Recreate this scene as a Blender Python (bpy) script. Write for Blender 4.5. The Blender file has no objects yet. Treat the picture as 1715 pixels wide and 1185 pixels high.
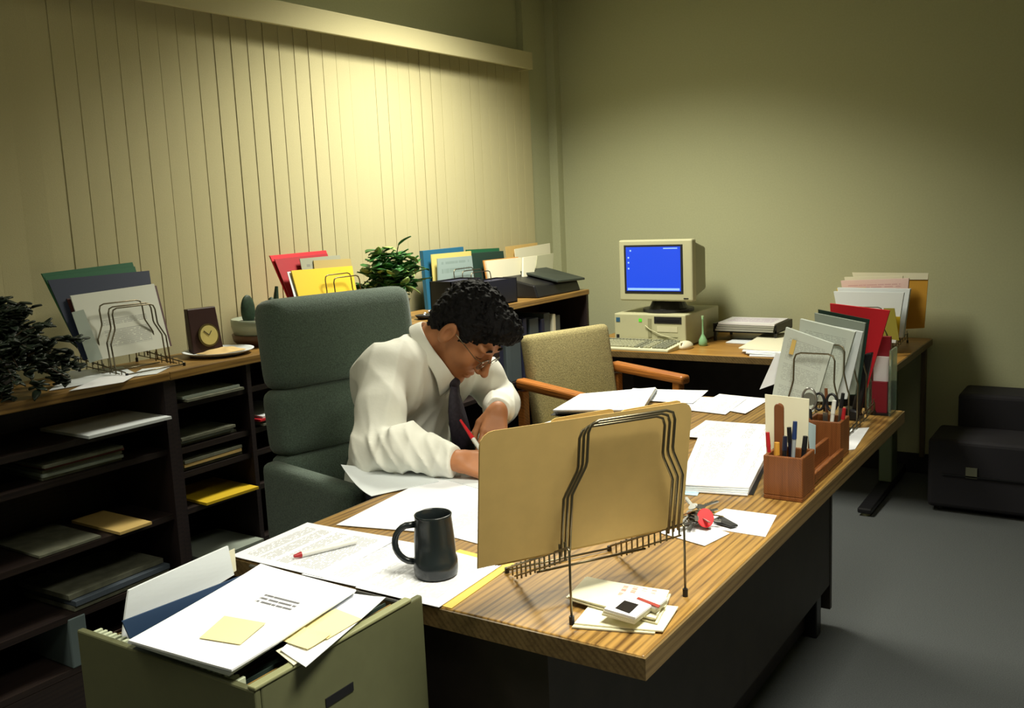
import bpy, bmesh, math, random
import numpy as np
from mathutils import Vector, Matrix
random.seed(4)
sc = bpy.context.scene
COL = sc.collection
# ------------------------------------------------------------------ camera, world, exposure
FPX = 1599.0
YAW, PITCH, ROLL = 0.587399, 0.151582, -0.045274
CAMH = 1.41
_f = np.array([-math.sin(YAW)*math.cos(PITCH), math.cos(YAW)*math.cos(PITCH), -math.sin(PITCH)])
_r = np.array([math.cos(YAW), math.sin(YAW), 0.0]); _u = np.cross(_r, _f)
CR = math.cos(ROLL)*_r + math.sin(ROLL)*_u
CU = -math.sin(ROLL)*_r + math.cos(ROLL)*_u
CF = _f
cam = bpy.data.cameras.new('camera'); camo = bpy.data.objects.new('camera', cam); COL.objects.link(camo)
cam.sensor_fit = 'HORIZONTAL'; cam.sensor_width = 36.0; cam.lens = FPX/1715*36.0; cam.clip_start = 0.02
camo.matrix_world = Matrix(((CR[0], CU[0], -CF[0], 0), (CR[1], CU[1], -CF[1], 0), (CR[2], CU[2], -CF[2], CAMH), (0, 0, 0, 1)))
sc.camera = camo
sc.view_settings.view_transform = 'Standard'; sc.view_settings.look = 'None'
sc.view_settings.gamma = 1.0; sc.view_settings.use_curve_mapping = False
sc.view_settings.exposure = 0.0
w = bpy.data.worlds.new('world'); sc.world = w; w.use_nodes = True
w.node_tree.nodes['Background'].inputs[0].default_value = (0.02, 0.02, 0.02, 1)
w.node_tree.nodes['Background'].inputs[1].default_value = 0.2
LIGHTCOL = (1.0, 0.965, 0.80)
def lamp(name, loc, sx, sy, power, spread, rot=(0, 0, 0), col=LIGHTCOL):
    d = bpy.data.lights.new(name, 'AREA'); d.shape = 'RECTANGLE'; d.size = sx; d.size_y = sy
    d.energy = power; d.spread = math.radians(spread); d.color = col
    o = bpy.data.objects.new(name, d); o.location = loc; o.rotation_euler = rot; COL.objects.link(o)
    return o
CEIL = 2.66
lamp('troffer_light', (-2.12, 3.42, CEIL-0.03), 0.45, 0.8, 52, 130)
lamp('troffer_light', (-0.10, 1.25, CEIL-0.03), 0.5, 1.1, 40, 104)
lamp('troffer_light', (-1.9, 0.1, CEIL-0.03), 0.5, 1.1, 9, 120)

def at(x, y, axis, val):
    """the point in the room seen at photograph pixel x, y on the plane axis = val"""
    d = CF + CR*(x-857.5)/FPX - CU*(y-592.5)/FPX
    c = np.array([0, 0, CAMH]); k = 'xyz'.index(axis)
    return c + d*(val-c[k])/d[k]
# ------------------------------------------------------------------ materials
def lin(c):
    out = []
    for v in c[:3]:
        v = v/255.0
        out.append(v/12.92 if v <= 0.04045 else ((v+0.055)/1.055)**2.4)
    return (*out, 1.0)
_M = {}
class NT:
    def __init__(s, name):
        s.m = bpy.data.materials.new(name); s.m.use_nodes = True; s.t = s.m.node_tree
        s.b = s.t.nodes['Principled BSDF']
    def n(s, typ, **kw):
        nd = s.t.nodes.new(typ)
        for k, v in kw.items():
            if k.startswith('i'):
                nd.inputs[int(k[1:])].default_value = v
            else: setattr(nd, k, v)
        return nd
    def l(s, a, b): s.t.links.new(a, b)
    def math(s, op, a, b=None, c=None):
        nd = s.t.nodes.new('ShaderNodeMath'); nd.operation = op
        for k, v in enumerate((a, b, c)):
            if v is None: continue
            if isinstance(v, (int, float)): nd.inputs[k].default_value = v
            else: s.l(v, nd.inputs[k])
        return nd.outputs[0]
    def mix(s, fac, a, b):
        nd = s.t.nodes.new('ShaderNodeMix'); nd.data_type = 'RGBA'
        if isinstance(fac, (int, float)): nd.inputs[0].default_value = fac
        else: s.l(fac, nd.inputs[0])
        for k, v in ((6, a), (7, b)):
            if isinstance(v, tuple): nd.inputs[k].default_value = v
            else: s.l(v, nd.inputs[k])
        return nd.outputs[2]
def mat(name, c, rough=0.6, metal=0.0, noise=0.0, scale=60.0, bump=0.0, trans=0.0, emit=None, es=1.0, sheen=0.0, coord='Object', c2=None, spec=0.5):
    if name in _M: return _M[name]
    N = NT(name); b = N.b
    b.inputs['Base Color'].default_value = lin(c); b.inputs['Roughness'].default_value = rough
    b.inputs['Metallic'].default_value = metal; b.inputs['Specular IOR Level'].default_value = spec
    if trans: b.inputs['Transmission Weight'].default_value = trans
    if sheen: b.inputs['Sheen Weight'].default_value = sheen
    if emit:
        b.inputs['Emission Color'].default_value = lin(emit); b.inputs['Emission Strength'].default_value = es
    if noise or bump:
        tc = N.n('ShaderNodeTexCoord'); nz = N.n('ShaderNodeTexNoise'); nz.inputs['Scale'].default_value = scale
        nz.inputs['Detail'].default_value = 4.0; N.l(tc.outputs[coord], nz.inputs['Vector'])
        if noise:
            cc = lin(c); dk = lin(c2) if c2 else tuple(v*(1-noise) for v in cc[:3])+(1,)
            rm = N.n('ShaderNodeMapRange'); rm.inputs[1].default_value = 0.35; rm.inputs[2].default_value = 0.65
            N.l(nz.outputs[0], rm.inputs[0])
            N.l(N.mix(rm.outputs[0], dk, cc), b.inputs['Base Color'])
        if bump:
            bp = N.n('ShaderNodeBump'); bp.inputs['Strength'].default_value = bump; bp.inputs['Distance'].default_value = 0.002
            N.l(nz.outputs[0], bp.inputs['Height']); N.l(bp.outputs[0], b.inputs['Normal'])
    _M[name] = N.m; return N.m
def wood(name, c1, c2, axis=1, rough=0.38, scale=1.0, contrast=1.0):
    if name in _M: return _M[name]
    N = NT(name); tc = N.n('ShaderNodeTexCoord')
    mp = N.n('ShaderNodeMapping'); sc_ = [22.0*scale]*3; sc_[axis] = 1.1*scale
    mp.inputs['Scale'].default_value = sc_; N.l(tc.outputs['Object'], mp.inputs[0])
    nz = N.n('ShaderNodeTexNoise'); nz.inputs['Scale'].default_value = 1.6; nz.inputs['Detail'].default_value = 6; nz.inputs['Distortion'].default_value = 0.6
    N.l(mp.outputs[0], nz.inputs[0])
    mp2 = N.n('ShaderNodeMapping'); s2 = [3.2*scale]*3; s2[axis] = 0.55*scale; mp2.inputs['Scale'].default_value = s2; N.l(tc.outputs['Object'], mp2.inputs[0])
    nz2 = N.n('ShaderNodeTexNoise'); nz2.inputs['Scale'].default_value = 1.0; nz2.inputs['Detail'].default_value = 2; N.l(mp2.outputs[0], nz2.inputs[0])
    warp = N.math('MULTIPLY', nz2.outputs[0], 34.0)
    spx = N.n('ShaderNodeSeparateXYZ'); N.l(tc.outputs['Object'], spx.inputs[0])
    across = N.math('ADD', spx.outputs[0 if axis != 0 else 1], N.math('MULTIPLY', spx.outputs[2], 1.0))
    rings = N.math('SINE', N.math('ADD', N.math('MULTIPLY', across, 430.0*scale), warp))
    ring01 = N.math('POWER', N.math('MULTIPLY_ADD', rings, 0.5, 0.5), 2.0)
    mp3 = N.n('ShaderNodeMapping'); s3 = [260.0*scale]*3; s3[axis] = 7.0*scale; mp3.inputs['Scale'].default_value = s3; N.l(tc.outputs['Object'], mp3.inputs[0])
    nz3 = N.n('ShaderNodeTexNoise'); nz3.inputs['Scale'].default_value = 1.0; nz3.inputs['Detail'].default_value = 3; N.l(mp3.outputs[0], nz3.inputs[0])
    f = N.math('ADD', N.math('ADD', N.math('MULTIPLY', nz.outputs[0], 0.5), N.math('MULTIPLY', nz3.outputs[0], 0.45)), N.math('MULTIPLY', ring01, -0.16))
    rm = N.n('ShaderNodeMapRange'); rm.inputs[1].default_value = 0.22; rm.inputs[2].default_value = 0.22+0.30/contrast; N.l(f, rm.inputs[0])
    N.l(N.mix(rm.outputs[0], lin(c2), lin(c1)), N.b.inputs['Base Color'])
    N.b.inputs['Roughness'].default_value = rough
    _M[name] = N.m; return N.m
def textpaper(name, base=(238, 240, 246), ink=(95, 95, 100), lines=44, fill=0.55, strength=0.6, v0=0.08, v1=0.93, u0=0.1, u1=0.9, seed=0.0, pt=0.42):
    """printed paper: rows of unreadable words from the sheet's own uv"""
    if name in _M: return _M[name]
    N = NT(name); uv = N.n('ShaderNodeUVMap'); sp = N.n('ShaderNodeSeparateXYZ'); N.l(uv.outputs[0], sp.inputs[0])
    u, v = sp.outputs[0], sp.outputs[1]
    row = N.math('FLOOR', N.math('MULTIPLY', v, lines)); fr = N.math('FRACT', N.math('MULTIPLY', v, lines))
    band = N.math('MULTIPLY', N.math('GREATER_THAN', fr, 0.3), N.math('LESS_THAN', fr, 0.8))
    cb = N.n('ShaderNodeCombineXYZ'); N.l(N.math('MULTIPLY', u, 30.0), cb.inputs[0]); N.l(N.math('MULTIPLY', row, 3.7), cb.inputs[1]); cb.inputs[2].default_value = seed
    nz = N.n('ShaderNodeTexNoise'); nz.inputs['Scale'].default_value = 1.0; nz.inputs['Detail'].default_value = 1; N.l(cb.outputs[0], nz.inputs[0])
    words = N.math('LESS_THAN', nz.outputs[0], fill)
    cb2 = N.n('ShaderNodeCombineXYZ'); N.l(N.math('MULTIPLY', row, 0.21), cb2.inputs[0]); cb2.inputs[1].default_value = seed*3.1
    nz2 = N.n('ShaderNodeTexNoise'); nz2.inputs['Scale'].default_value = 1.0; nz2.inputs['Detail'].default_value = 0; N.l(cb2.outputs[0], nz2.inputs[0])
    para = N.math('GREATER_THAN', nz2.outputs[0], pt)
    inn = N.math('MULTIPLY', N.math('MULTIPLY', N.math('GREATER_THAN', u, u0), N.math('LESS_THAN', u, u1)), N.math('MULTIPLY', N.math('GREATER_THAN', v, v0), N.math('LESS_THAN', v, v1)))
    f = N.math('MULTIPLY', N.math('MULTIPLY', band, words), N.math('MULTIPLY', para, inn))
    N.l(N.mix(N.math('MULTIPLY', f, strength), lin(base), lin(ink)), N.b.inputs['Base Color'])
    N.b.inputs['Roughness'].default_value = 0.8
    _M[name] = N.m; return N.m
PAPER = mat('paper_white', (240, 242, 248), 0.8)
PAPER2 = mat('paper_cool', (222, 228, 232), 0.8)
CREAM = mat('paper_cream', (226, 222, 196), 0.8)
GREYP = mat('paper_grey', (150, 160, 150), 0.8)
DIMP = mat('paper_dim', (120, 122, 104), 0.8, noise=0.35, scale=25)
TXT = textpaper('printed_text', lines=56, fill=0.56, strength=0.62, pt=0.42)
TXT2 = textpaper('printed_text_sparse', lines=48, fill=0.52, strength=0.5, seed=5.3)
TXT3 = textpaper('title_page_text', lines=26, fill=0.62, strength=0.95, v0=0.615, v1=0.73, u0=0.40, u1=0.76, seed=2.0, pt=0.0)
TXTR = textpaper('report_text', base=(206, 214, 206), lines=46, fill=0.55, strength=0.3, seed=9.0)
REDINK = textpaper('red_handwriting', base=(226, 222, 196), ink=(210, 60, 70), lines=9, fill=0.5, strength=0.7, v0=0.45, v1=0.9, u0=0.05, u1=0.5, seed=1.0)
PINKP = textpaper('pink_printed', base=(226, 196, 190), ink=(190, 130, 140), lines=26, fill=0.6, strength=0.5, seed=4.0)
OAK = wood('oak_top', (164, 127, 66), (90, 63, 30), 1)
OAKX = wood('oak_top_cross', (176, 132, 60), (120, 80, 34), 0)
OAKEDGE = wood('oak_edge', (112, 92, 58), (80, 62, 36), 1)
WALNUT = wood('dark_walnut', (44, 33, 33), (25, 19, 24), 2, rough=0.5)
WALNUTH = wood('dark_walnut_flat', (44, 34, 30), (27, 20, 22), 1, rough=0.45)
ORGW = wood('cherry_wood', (128, 76, 38), (92, 50, 22), 2, rough=0.4, scale=2.5)
CHAIRW = wood('chair_oak', (170, 105, 45), (125, 72, 28), 0, rough=0.4)
TEAL = mat('teal_fabric', (98, 116, 104), 0.95, noise=0.45, scale=260, bump=0.6, sheen=0.2)
TWEED = mat('beige_tweed', (168, 156, 108), 0.95, noise=0.45, scale=200, bump=0.6)
MANILA = mat('manila_card', (206, 174, 108), 0.75, noise=0.06, scale=30)
MANILA2 = mat('manila_card_light', (216, 184, 112), 0.75)
WIRE = mat('antique_wire', (120, 112, 92), 0.32, metal=0.9)
BLACKP = mat('black_plastic', (20, 20, 24), 0.42)
BLACKM = mat('black_glaze', (30, 36, 38), 0.25)
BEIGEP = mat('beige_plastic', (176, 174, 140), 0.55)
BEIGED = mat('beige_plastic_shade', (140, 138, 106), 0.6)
WALLM = mat('wall_paint', (184, 186, 150), 0.9, noise=0.05, scale=120, bump=0.15)
BLINDM = mat('blind_fabric', (196, 188, 146), 0.92, noise=0.05, scale=300, bump=0.2)
CARPET = mat('carpet', (84, 88, 90), 1.0, noise=0.3, scale=260, bump=0.8)
CEILM = mat('ceiling_tile', (170, 168, 140), 0.95, noise=0.1, scale=90)
GREEN_F = mat('green_folder', (24, 92, 58), 0.7); BLUE_F = mat('blue_folder', (36, 62, 96), 0.7)
RED_F = mat('red_folder', (224, 30, 46), 0.65); YEL_F = mat('yellow_folder', (222, 186, 30), 0.65)
TEALB = mat('teal_blue_binder', (30, 96, 130), 0.6)
DKGREEN = mat('dark_green_folder', (22, 52, 42), 0.7)
FILEG = mat('olive_grey_metal', (94, 96, 68), 0.5, noise=0.06, scale=40)
STICKY = mat('yellow_sticky', (242, 226, 168), 0.8)
SKIN = mat('skin', (184, 122, 80), 0.55, noise=0.10, scale=25)
HAIR = mat('black_hair', (13, 11, 15), 0.75, noise=0.5, scale=180, bump=1.0, spec=.25)
SHIRT = mat('white_shirt', (240, 240, 230), 0.85, noise=0.02, scale=22, bump=0.9)
GLASS = mat('clear_glass', (255, 255, 255), 0.05, trans=1.0)
# ------------------------------------------------------------------ object helpers
def props(o, label=None, cat=None, group=None, kind=None):
    if label: o['label'] = label
    if cat: o['category'] = cat
    if group: o['group'] = group
    if kind: o['kind'] = kind
    return o
def thing(name, label, cat, loc=(0, 0, 0), rz=0.0, group=None):
    o = bpy.data.objects.new(name, None); COL.objects.link(o); o.location = tuple(map(float, loc)); o.rotation_euler = (0, 0, rz)
    o.empty_display_size = 0.05
    return props(o, label, cat, group)
def origin(p):
    o = np.zeros(3)
    while p is not None:
        o = o + np.array(p.location); p = p.parent
    return o
def link(name, V, F, m, parent=None, smooth=False, world=False, uv=None, center=False, mods=None, label=None):
    V = np.asarray(V, float)
    loc = np.zeros(3)
    if world and parent is not None: V = V - origin(parent)
    if center and parent is None:
        loc = np.array([(V[:, 0].min()+V[:, 0].max())/2, (V[:, 1].min()+V[:, 1].max())/2, V[:, 2].min()]); V = V-loc
    me = bpy.data.meshes.new(name); me.from_pydata([tuple(v) for v in V], [], [tuple(f) for f in F])
    me.materials.append(m)
    if uv is not None:
        ul = me.uv_layers.new(name='UVMap')
        for i, t in enumerate(uv): ul.data[i].uv = t
    if smooth: me.polygons.foreach_set('use_smooth', [True]*len(me.polygons))
    me.update()
    o = bpy.data.objects.new(name, me); COL.objects.link(o); o.location = tuple(loc)
    if parent is not None: o.parent = parent
    if label: o['label'] = label
    return o
def bevel(o, wdt=0.004, seg=2):
    b = o.modifiers.new('bevel', 'BEVEL'); b.width = wdt; b.segments = seg; b.limit_method = 'ANGLE'; b.angle_limit = math.radians(40)
    return o
def rotm(rz=0, ry=0, rx=0):
    return np.array((Matrix.Rotation(rz, 3, 'Z') @ Matrix.Rotation(ry, 3, 'Y') @ Matrix.Rotation(rx, 3, 'X')))
class MB:
    def __init__(s): s.V = []; s.F = []
    def add(s, V, F):
        k = len(s.V); s.V += [tuple(map(float, v)) for v in V]; s.F += [tuple(i+k for i in f) for f in F]; return s
    def box(s, c, size, R=None):
        c = np.array(c, float); h = np.array(size, float)/2
        P = np.array([[x, y, z] for x in (-1, 1) for y in (-1, 1) for z in (-1, 1)])*h
        if R is not None: P = P @ np.array(R).T
        return s.add(P+c, [(0, 1, 3, 2), (4, 6, 7, 5), (0, 4, 5, 1), (2, 3, 7, 6), (0, 2, 6, 4), (1, 5, 7, 3)])
    def box2(s, lo, hi): 
        lo = np.array(lo, float); hi = np.array(hi, float); return s.box((lo+hi)/2, hi-lo)
    def hexa(s, P):
        return s.add(P, [(3, 2, 1, 0), (4, 5, 6, 7), (0, 1, 5, 4), (1, 2, 6, 5), (2, 3, 7, 6), (3, 0, 4, 7)])
    def ring(s, c, ax, r, n, ph=0):
        ax = np.array(ax, float); ax /= np.linalg.norm(ax)
        a = np.cross(ax, [0, 0, 1.0]); 
        if np.linalg.norm(a) < 0.1: a = np.cross(ax, [1.0, 0, 0])
        a /= np.linalg.norm(a); b = np.cross(ax, a)
        return [np.array(c)+r*(math.cos(2*math.pi*i/n+ph)*a+math.sin(2*math.pi*i/n+ph)*b) for i in range(n)]
    def cyl(s, a, b, r1, r2=None, n=16):
        r2 = r1 if r2 is None else r2
        ax = np.array(b, float)-np.array(a, float)
        V = s.ring(a, ax, r1, n)+s.ring(b, ax, r2, n)
        return s.add(V, [(i, (i+1) % n, n+(i+1) % n, n+i) for i in range(n)]+[tuple(range(n))[::-1], tuple(range(n, 2*n))])
    def tube(s, pts, r, n=8, closed=False):
        pts = [np.array(p, float) for p in pts]; V = []; m = len(pts); F = []
        t0 = pts[1]-pts[0]; a = np.cross(t0, [0.3, 0.2, 1.0]); a /= np.linalg.norm(a)
        rs = r if hasattr(r, '__len__') else [r]*m
        for i, p in enumerate(pts):
            if closed: t = pts[(i+1) % m]-pts[i-1]
            else: t = pts[min(i+1, m-1)]-pts[max(i-1, 0)]
            t = t/(np.linalg.norm(t)+1e-9); a = a-t*(a@t); a /= np.linalg.norm(a)+1e-9; b = np.cross(t, a)
            V += [p+rs[i]*(math.cos(2*math.pi*k/n)*a+math.sin(2*math.pi*k/n)*b) for k in range(n)]
        for i in range(m if closed else m-1):
            j = (i+1) % m
            F += [(i*n+k, i*n+(k+1) % n, j*n+(k+1) % n, j*n+k) for k in range(n)]
        if not closed: F += [tuple(range(n))[::-1], tuple(range((m-1)*n, m*n))]
        return s.add(V, F)
    def lathe(s, prof, c=(0, 0, 0), n=28):
        c = np.array(c, float); m = len(prof); V = []
        for r, z in prof: V += [c+[r*math.cos(2*math.pi*k/n), r*math.sin(2*math.pi*k/n), z] for k in range(n)]
        F = [(i*n+k, i*n+(k+1) % n, (i+1)*n+(k+1) % n, (i+1)*n+k) for i in range(m-1) for k in range(n)]
        F += [tuple(range(n))[::-1], tuple(range((m-1)*n, m*n))]
        return s.add(V, F)
    def prism(s, poly, z0, z1):
        n = len(poly)
        return s.add([(x, y, z0) for x, y in poly]+[(x, y, z1) for x, y in poly], [(i, (i+1) % n, n+(i+1) % n, n+i) for i in range(n)]+[tuple(range(n))[::-1], tuple(range(n, 2*n))])
    def build(s, name, m, parent=None, smooth=False, bev=0, world=False, center=False, label=None, seg=2):
        o = link(name, s.V, s.F, m, parent, smooth, world, None, center, label=label)
        if bev: bevel(o, bev, seg)
        return o
def sheet(name, P, m, parent=None, thick=0.0008, n=8, warp=0.0, seed=1, world=True, tv=None, fn=None, label=None):
    """P: 4 corners in world (0,0)(1,0)(1,1)(0,1); a thin slab with optional curl; uv over the face"""
    P = [np.array(p, float) for p in P]; rg = random.Random(seed)
    nr = np.cross(P[1]-P[0], P[3]-P[0]); nr /= np.linalg.norm(nr)
    if tv is None: tv = nr*thick; 
    tv = np.array(tv, float); ph = [rg.uniform(0, 6.28) for _ in range(4)]
    V = []; U = []
    for lay in (0, 1):
        for j in range(n+1):
            for i in range(n+1):
                u, v = i/n, j/n
                p = P[0]*(1-u)*(1-v)+P[1]*u*(1-v)+P[2]*u*v+P[3]*(1-u)*v
                if warp: p = p+nr*abs(warp*(0.5+0.5*math.sin(3*u+ph[0]+1.5*v)) * (abs(2*u-1)**3+abs(2*v-1)**3)/2)
                if fn: p = p+np.array(fn(u, v))
                V.append(p+(tv if lay else 0)); U.append((u, v))
    k = (n+1)**2; F = []; uv = []
    def q(a): F.append(a); uv.extend([U[i] for i in a])
    for j in range(n):
        for i in range(n):
            a = j*(n+1)+i
            q((a+n+1, a+n+2, a+1, a)); q((k+a, k+a+1, k+a+n+2, k+a+n+1))
    for i in range(n):
        q((i, i+1, k+i+1, k+i)); b = n*(n+1)+i; q((b+1, b, k+b, k+b+1))
        c = i*(n+1); q((c+n+1, c, k+c, k+c+n+1)); d = i*(n+1)+n; q((d, d+n+1, k+d+n+1, k+d))
    return link(name, V, F, m, parent, False, world, uv, center=(parent is None), label=label)
ZD = 0.74
def flat(px, z): return [at(x, y, 'z', z) for x, y in px]
def paper(label, px, z, m=PAPER, name='paper_sheet', cat='paper', thick=0.001, warp=0.0, seed=1, group=None, fn=None, parent=None):
    P = flat(px, z); 
    a = np.cross(P[1]-P[0], P[3]-P[0])
    if a[2] < 0: P = [P[1], P[0], P[3], P[2]]
    o = sheet(name, P, m, parent, thick, tv=(0, 0, thick), warp=warp, seed=seed, fn=fn)
    if parent is None: props(o, label, cat, group)
    elif label: o['label'] = label
    return o
# ------------------------------------------------------------------ room
def struct(name, mb, m, bev=0, **k):
    o = mb.build(name, m, **k); o['kind'] = 'structure'
    if bev: bevel(o, bev)
    return o
XL, YB, XR, YF = -2.97, 5.0, 1.7, -1.6
struct('floor', MB().box2((XL-.1, YF-.1, -.1), (XR+.1, YB+.1, 0)), CARPET)
struct('ceiling', MB().box2((XL-.1, YF-.1, CEIL), (XR+.1, YB+.1, CEIL+.1)), CEILM)
struct('wall_back', MB().box2((XL-.1, YB, 0), (XR+.1, YB+.1, CEIL)), WALLM)
struct('wall_left', MB().box2((XL-.13, YF-.1, 0), (XL-.03, YB, CEIL)), WALLM)
struct('wall_right', MB().box2((XR, YF-.1, 0), (XR+.1, YB, CEIL)), WALLM)
struct('wall_front', MB().box2((XL, YF-.1, 0), (XR, YF, CEIL)), WALLM)
struct('trim_1', MB().box2((XL-.03, 4.70, 0), (XL+.01, 4.94, CEIL)), WALLM)
struct('trim_2', MB().box2((XL-.03, 4.94, 0), (XL+.065, YB, CEIL)), WALLM)
BASEM = mat('vinyl_baseboard', (26, 24, 28), 0.6)
struct('baseboard_back', MB().box2((XL+.065, YB-.012, 0), (XR, YB, .1)), BASEM)
struct('baseboard_right', MB().box2((XR-.012, YF, 0), (XR, YB-.012, .1)), BASEM)
# ceiling lights
PANE = mat('light_diffuser', (255, 250, 225), 0.5, emit=(255, 250, 215), es=2.0)
for i, (x, y, lb) in enumerate(((-2.12, 3.42, 'white recessed ceiling light near the blinds'), (-0.10, 1.25, 'white recessed ceiling light over the desk'), (-1.9, 0.1, 'white recessed ceiling light behind the camera'))):
    t = thing('ceiling_light', lb, 'light', (x, y, CEIL-.03))
    f = MB(); 
    for a, b in (((-.3, -.6, 0), (-.27, .6, .03)), ((.27, -.6, 0), (.3, .6, .03)), ((-.27, -.6, 0), (.27, -.57, .03)), ((-.27, .57, 0), (.27, .6, .03))): f.box2(a, b)
    f.build('frame', BEIGEP, t); MB().box2((-.27, -.57, .02), (.27, .57, .03)).build('diffuser', PANE, t)
# vertical blinds
bl = thing('vertical_blinds', 'beige vertical fabric blinds covering the whole left window wall', 'blinds', (-2.9, 2.0, 0.1))
SP = 0.0815; y = 4.655; k = 0
rb = random.Random(11)
while y > -1.3:
    ang = -0.026+rb.uniform(-.022, .026)
    if y < 1.75: ang = -0.01+rb.uniform(-.05, .06)
    m_ = MB(); n = 6; wd = 0.089
    c, s_ = math.cos(ang), math.sin(ang); V = []
    for lay in (0, 1):
        for z in (0.10, 2.20):
            for i in range(n+1):
                t = (i/n-0.5)*wd; b = 0.0005*(1-(2*i/n-1)**2)
                V.append((-2.93+b*c+t*s_-(0.0012 if lay else 0), y+t*c-b*s_, z))
    q = n+1; F = []
    for i in range(n):
        F += [(i, i+1, q+i+1, q+i), (2*q+i+1, 2*q+i, 3*q+i, 3*q+i+1), (i+1, i, 2*q+i, 2*q+i+1), (q+i, q+i+1, 3*q+i+1, 3*q+i)]
    F += [(0, q, 3*q, 2*q), (q+n, n, 2*q+n, 3*q+n)]
    link('slat', V, F, BLINDM, bl, False, True)
    y -= SP; k += 1
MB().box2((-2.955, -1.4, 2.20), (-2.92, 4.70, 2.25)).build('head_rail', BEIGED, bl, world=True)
v = MB().box2((-2.855, -1.45, 2.152), (-2.84, 4.60, 2.243)); v.box2((-2.97, 4.585, 2.152), (-2.855, 4.60, 2.243)); v.box2((-2.97, -1.45, 2.235), (-2.855, 4.585, 2.243))
v.build('valance', BLINDM, bl, world=True, bev=.003)
# ------------------------------------------------------------------ bookcase row along the blinds
BX0, BX1, BZ = -2.835, -2.52, 0.955
def bookcase(label, y0, y1, shelves, dividers=(), top=True):
    t = thing('bookcase', label, 'bookcase', ((BX0+BX1)/2, (y0+y1)/2, 0), group='dark bookcases along the blinds')
    MB().box2((BX0, y0, BZ-.028), (BX1+.008, y1, BZ)).build('top', OAK, t, world=True, bev=.003)
    for s in (0, 1):
        a = y0 if s == 0 else y1-.022
        MB().box2((BX0, a, 0), (BX1, a+.022, BZ-.028)).build('side_panel', WALNUT, t, world=True)
    MB().box2((BX0, y0+.022, .02), (BX0+.008, y1-.022, BZ-.028)).build('back_panel', WALNUT, t, world=True)
    MB().box2((BX1-.03, y0+.022, 0), (BX1-.012, y1-.022, .13)).build('kick_board', WALNUTH, t, world=True)
    yy = [y0+.022]+[d for d in dividers]+[y1-.022]
    for d in dividers: MB().box2((BX0+.008, d-.009, .15), (BX1-.004, d+.009, BZ-.028)).build('divider', WALNUT, t, world=True)
    for zs in shelves:
        MB().box2((BX0+.008, y0+.022, zs-.018), (BX1-.012, y1-.022, zs)).build('shelf', WALNUTH, t, world=True)
    return t
bookcase('dark bookcase at the left edge, under the jade plant', 0.3, 1.17, (.15, .50, .70))
bookcase('dark bookcase of paper slots under the wire rack with green hanging folders', 1.17, 1.85, (.15, .31, .50, .71, .81))
bookcase('dark bookcase of paper slots behind the office chair, under the cactus bowl', 1.85, 2.75, (.15, .31, .50, .62, .70, .845), (2.17,))
bookcase('dark bookcase under the leafy green plant behind the man', 2.75, 3.65, (.15, .55))
bookcase('dark bookcase at the corner holding grey binders, under the black machine', 3.65, 4.56, (.15, .57))
def stack(label, y0, y1, z0, h, mats, n, xf=-2.545, depth=.25, skew=.0, seed=0, group='papers in the bookcase slots'):
    rg = random.Random(seed); t = thing('paper_stack', label, 'papers', (xf-depth/2, (y0+y1)/2, z0), group=group)
    th = h/n
    for i in range(n):
        dx = rg.uniform(-.012, .012); dy = rg.uniform(-.012, .012); z = z0+i*th; r = rg.uniform(-.04, .04)+skew
        R = rotm(rz=r); c = np.array([xf-depth/2+dx, (y0+y1)/2+dy, z+th*.46])
        MB().box(c, (depth, y1-y0-.02, th*.86), R).build('sheets', mats[i % len(mats)], t, world=True)
    return t
S = stack
S('white sheet sticking out of the left bookcase slot, upper left', 1.53, 1.83, .812, .010, [PAPER2], 1, xf=-2.50)
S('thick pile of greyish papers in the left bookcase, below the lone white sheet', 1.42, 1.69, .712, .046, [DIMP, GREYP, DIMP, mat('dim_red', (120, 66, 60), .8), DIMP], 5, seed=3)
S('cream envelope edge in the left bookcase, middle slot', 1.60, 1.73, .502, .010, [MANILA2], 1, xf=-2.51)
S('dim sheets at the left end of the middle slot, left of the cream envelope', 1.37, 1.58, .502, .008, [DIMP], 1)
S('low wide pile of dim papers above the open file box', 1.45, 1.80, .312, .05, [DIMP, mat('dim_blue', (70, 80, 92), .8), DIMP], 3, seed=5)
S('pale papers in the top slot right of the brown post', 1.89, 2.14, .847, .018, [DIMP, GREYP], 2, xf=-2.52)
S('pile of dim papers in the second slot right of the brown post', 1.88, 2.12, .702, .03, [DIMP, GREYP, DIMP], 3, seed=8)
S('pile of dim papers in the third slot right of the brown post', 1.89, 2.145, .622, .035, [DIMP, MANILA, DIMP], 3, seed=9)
S('yellow folder sticking out of the bookcase slot left of the office chair', 1.92, 2.15, .502, .010, [YEL_F], 1, xf=-2.50, skew=-.05)
S('white and red booklets in the slot touching the office chair', 2.20, 2.42, .702, .034, [DIMP, DIMP, RED_F, PAPER2], 4, xf=-2.53)
S('long white sheet in the lowest slot beside the desk corner', 1.90, 2.15, .312, .012, [GREYP], 1, xf=-2.50)
BIND = mat('grey_blue_binder', (84, 94, 98), 0.6)
BINDD = mat('dark_navy_binder', (38, 40, 66), 0.6)
def binder(label, x0, x1, y0, y1, z0, z1, m, lab=True, group=None, name='binder'):
    t = thing(name, label, 'binder', ((x0+x1)/2, (y0+y1)/2, z0), group=group)
    MB().box2((x0, y0, z0), (x1, y1, z1)).build('cover', m, t, world=True, bev=.004)
    if lab: MB().box2((x1-.001, y0+.008, z0+(z1-z0)*.55), (x1+.0006, y1-.008, z0+(z1-z0)*.85)).build('spine_label', GREYP, t, world=True)
    return t
binder('pale grey-blue binder standing at the lower left, tallest in the bottom shelf', -2.80, -2.53, 1.44, 1.495, .15, .30, mat('pale_binder', (92, 106, 108), .6), False)
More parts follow.
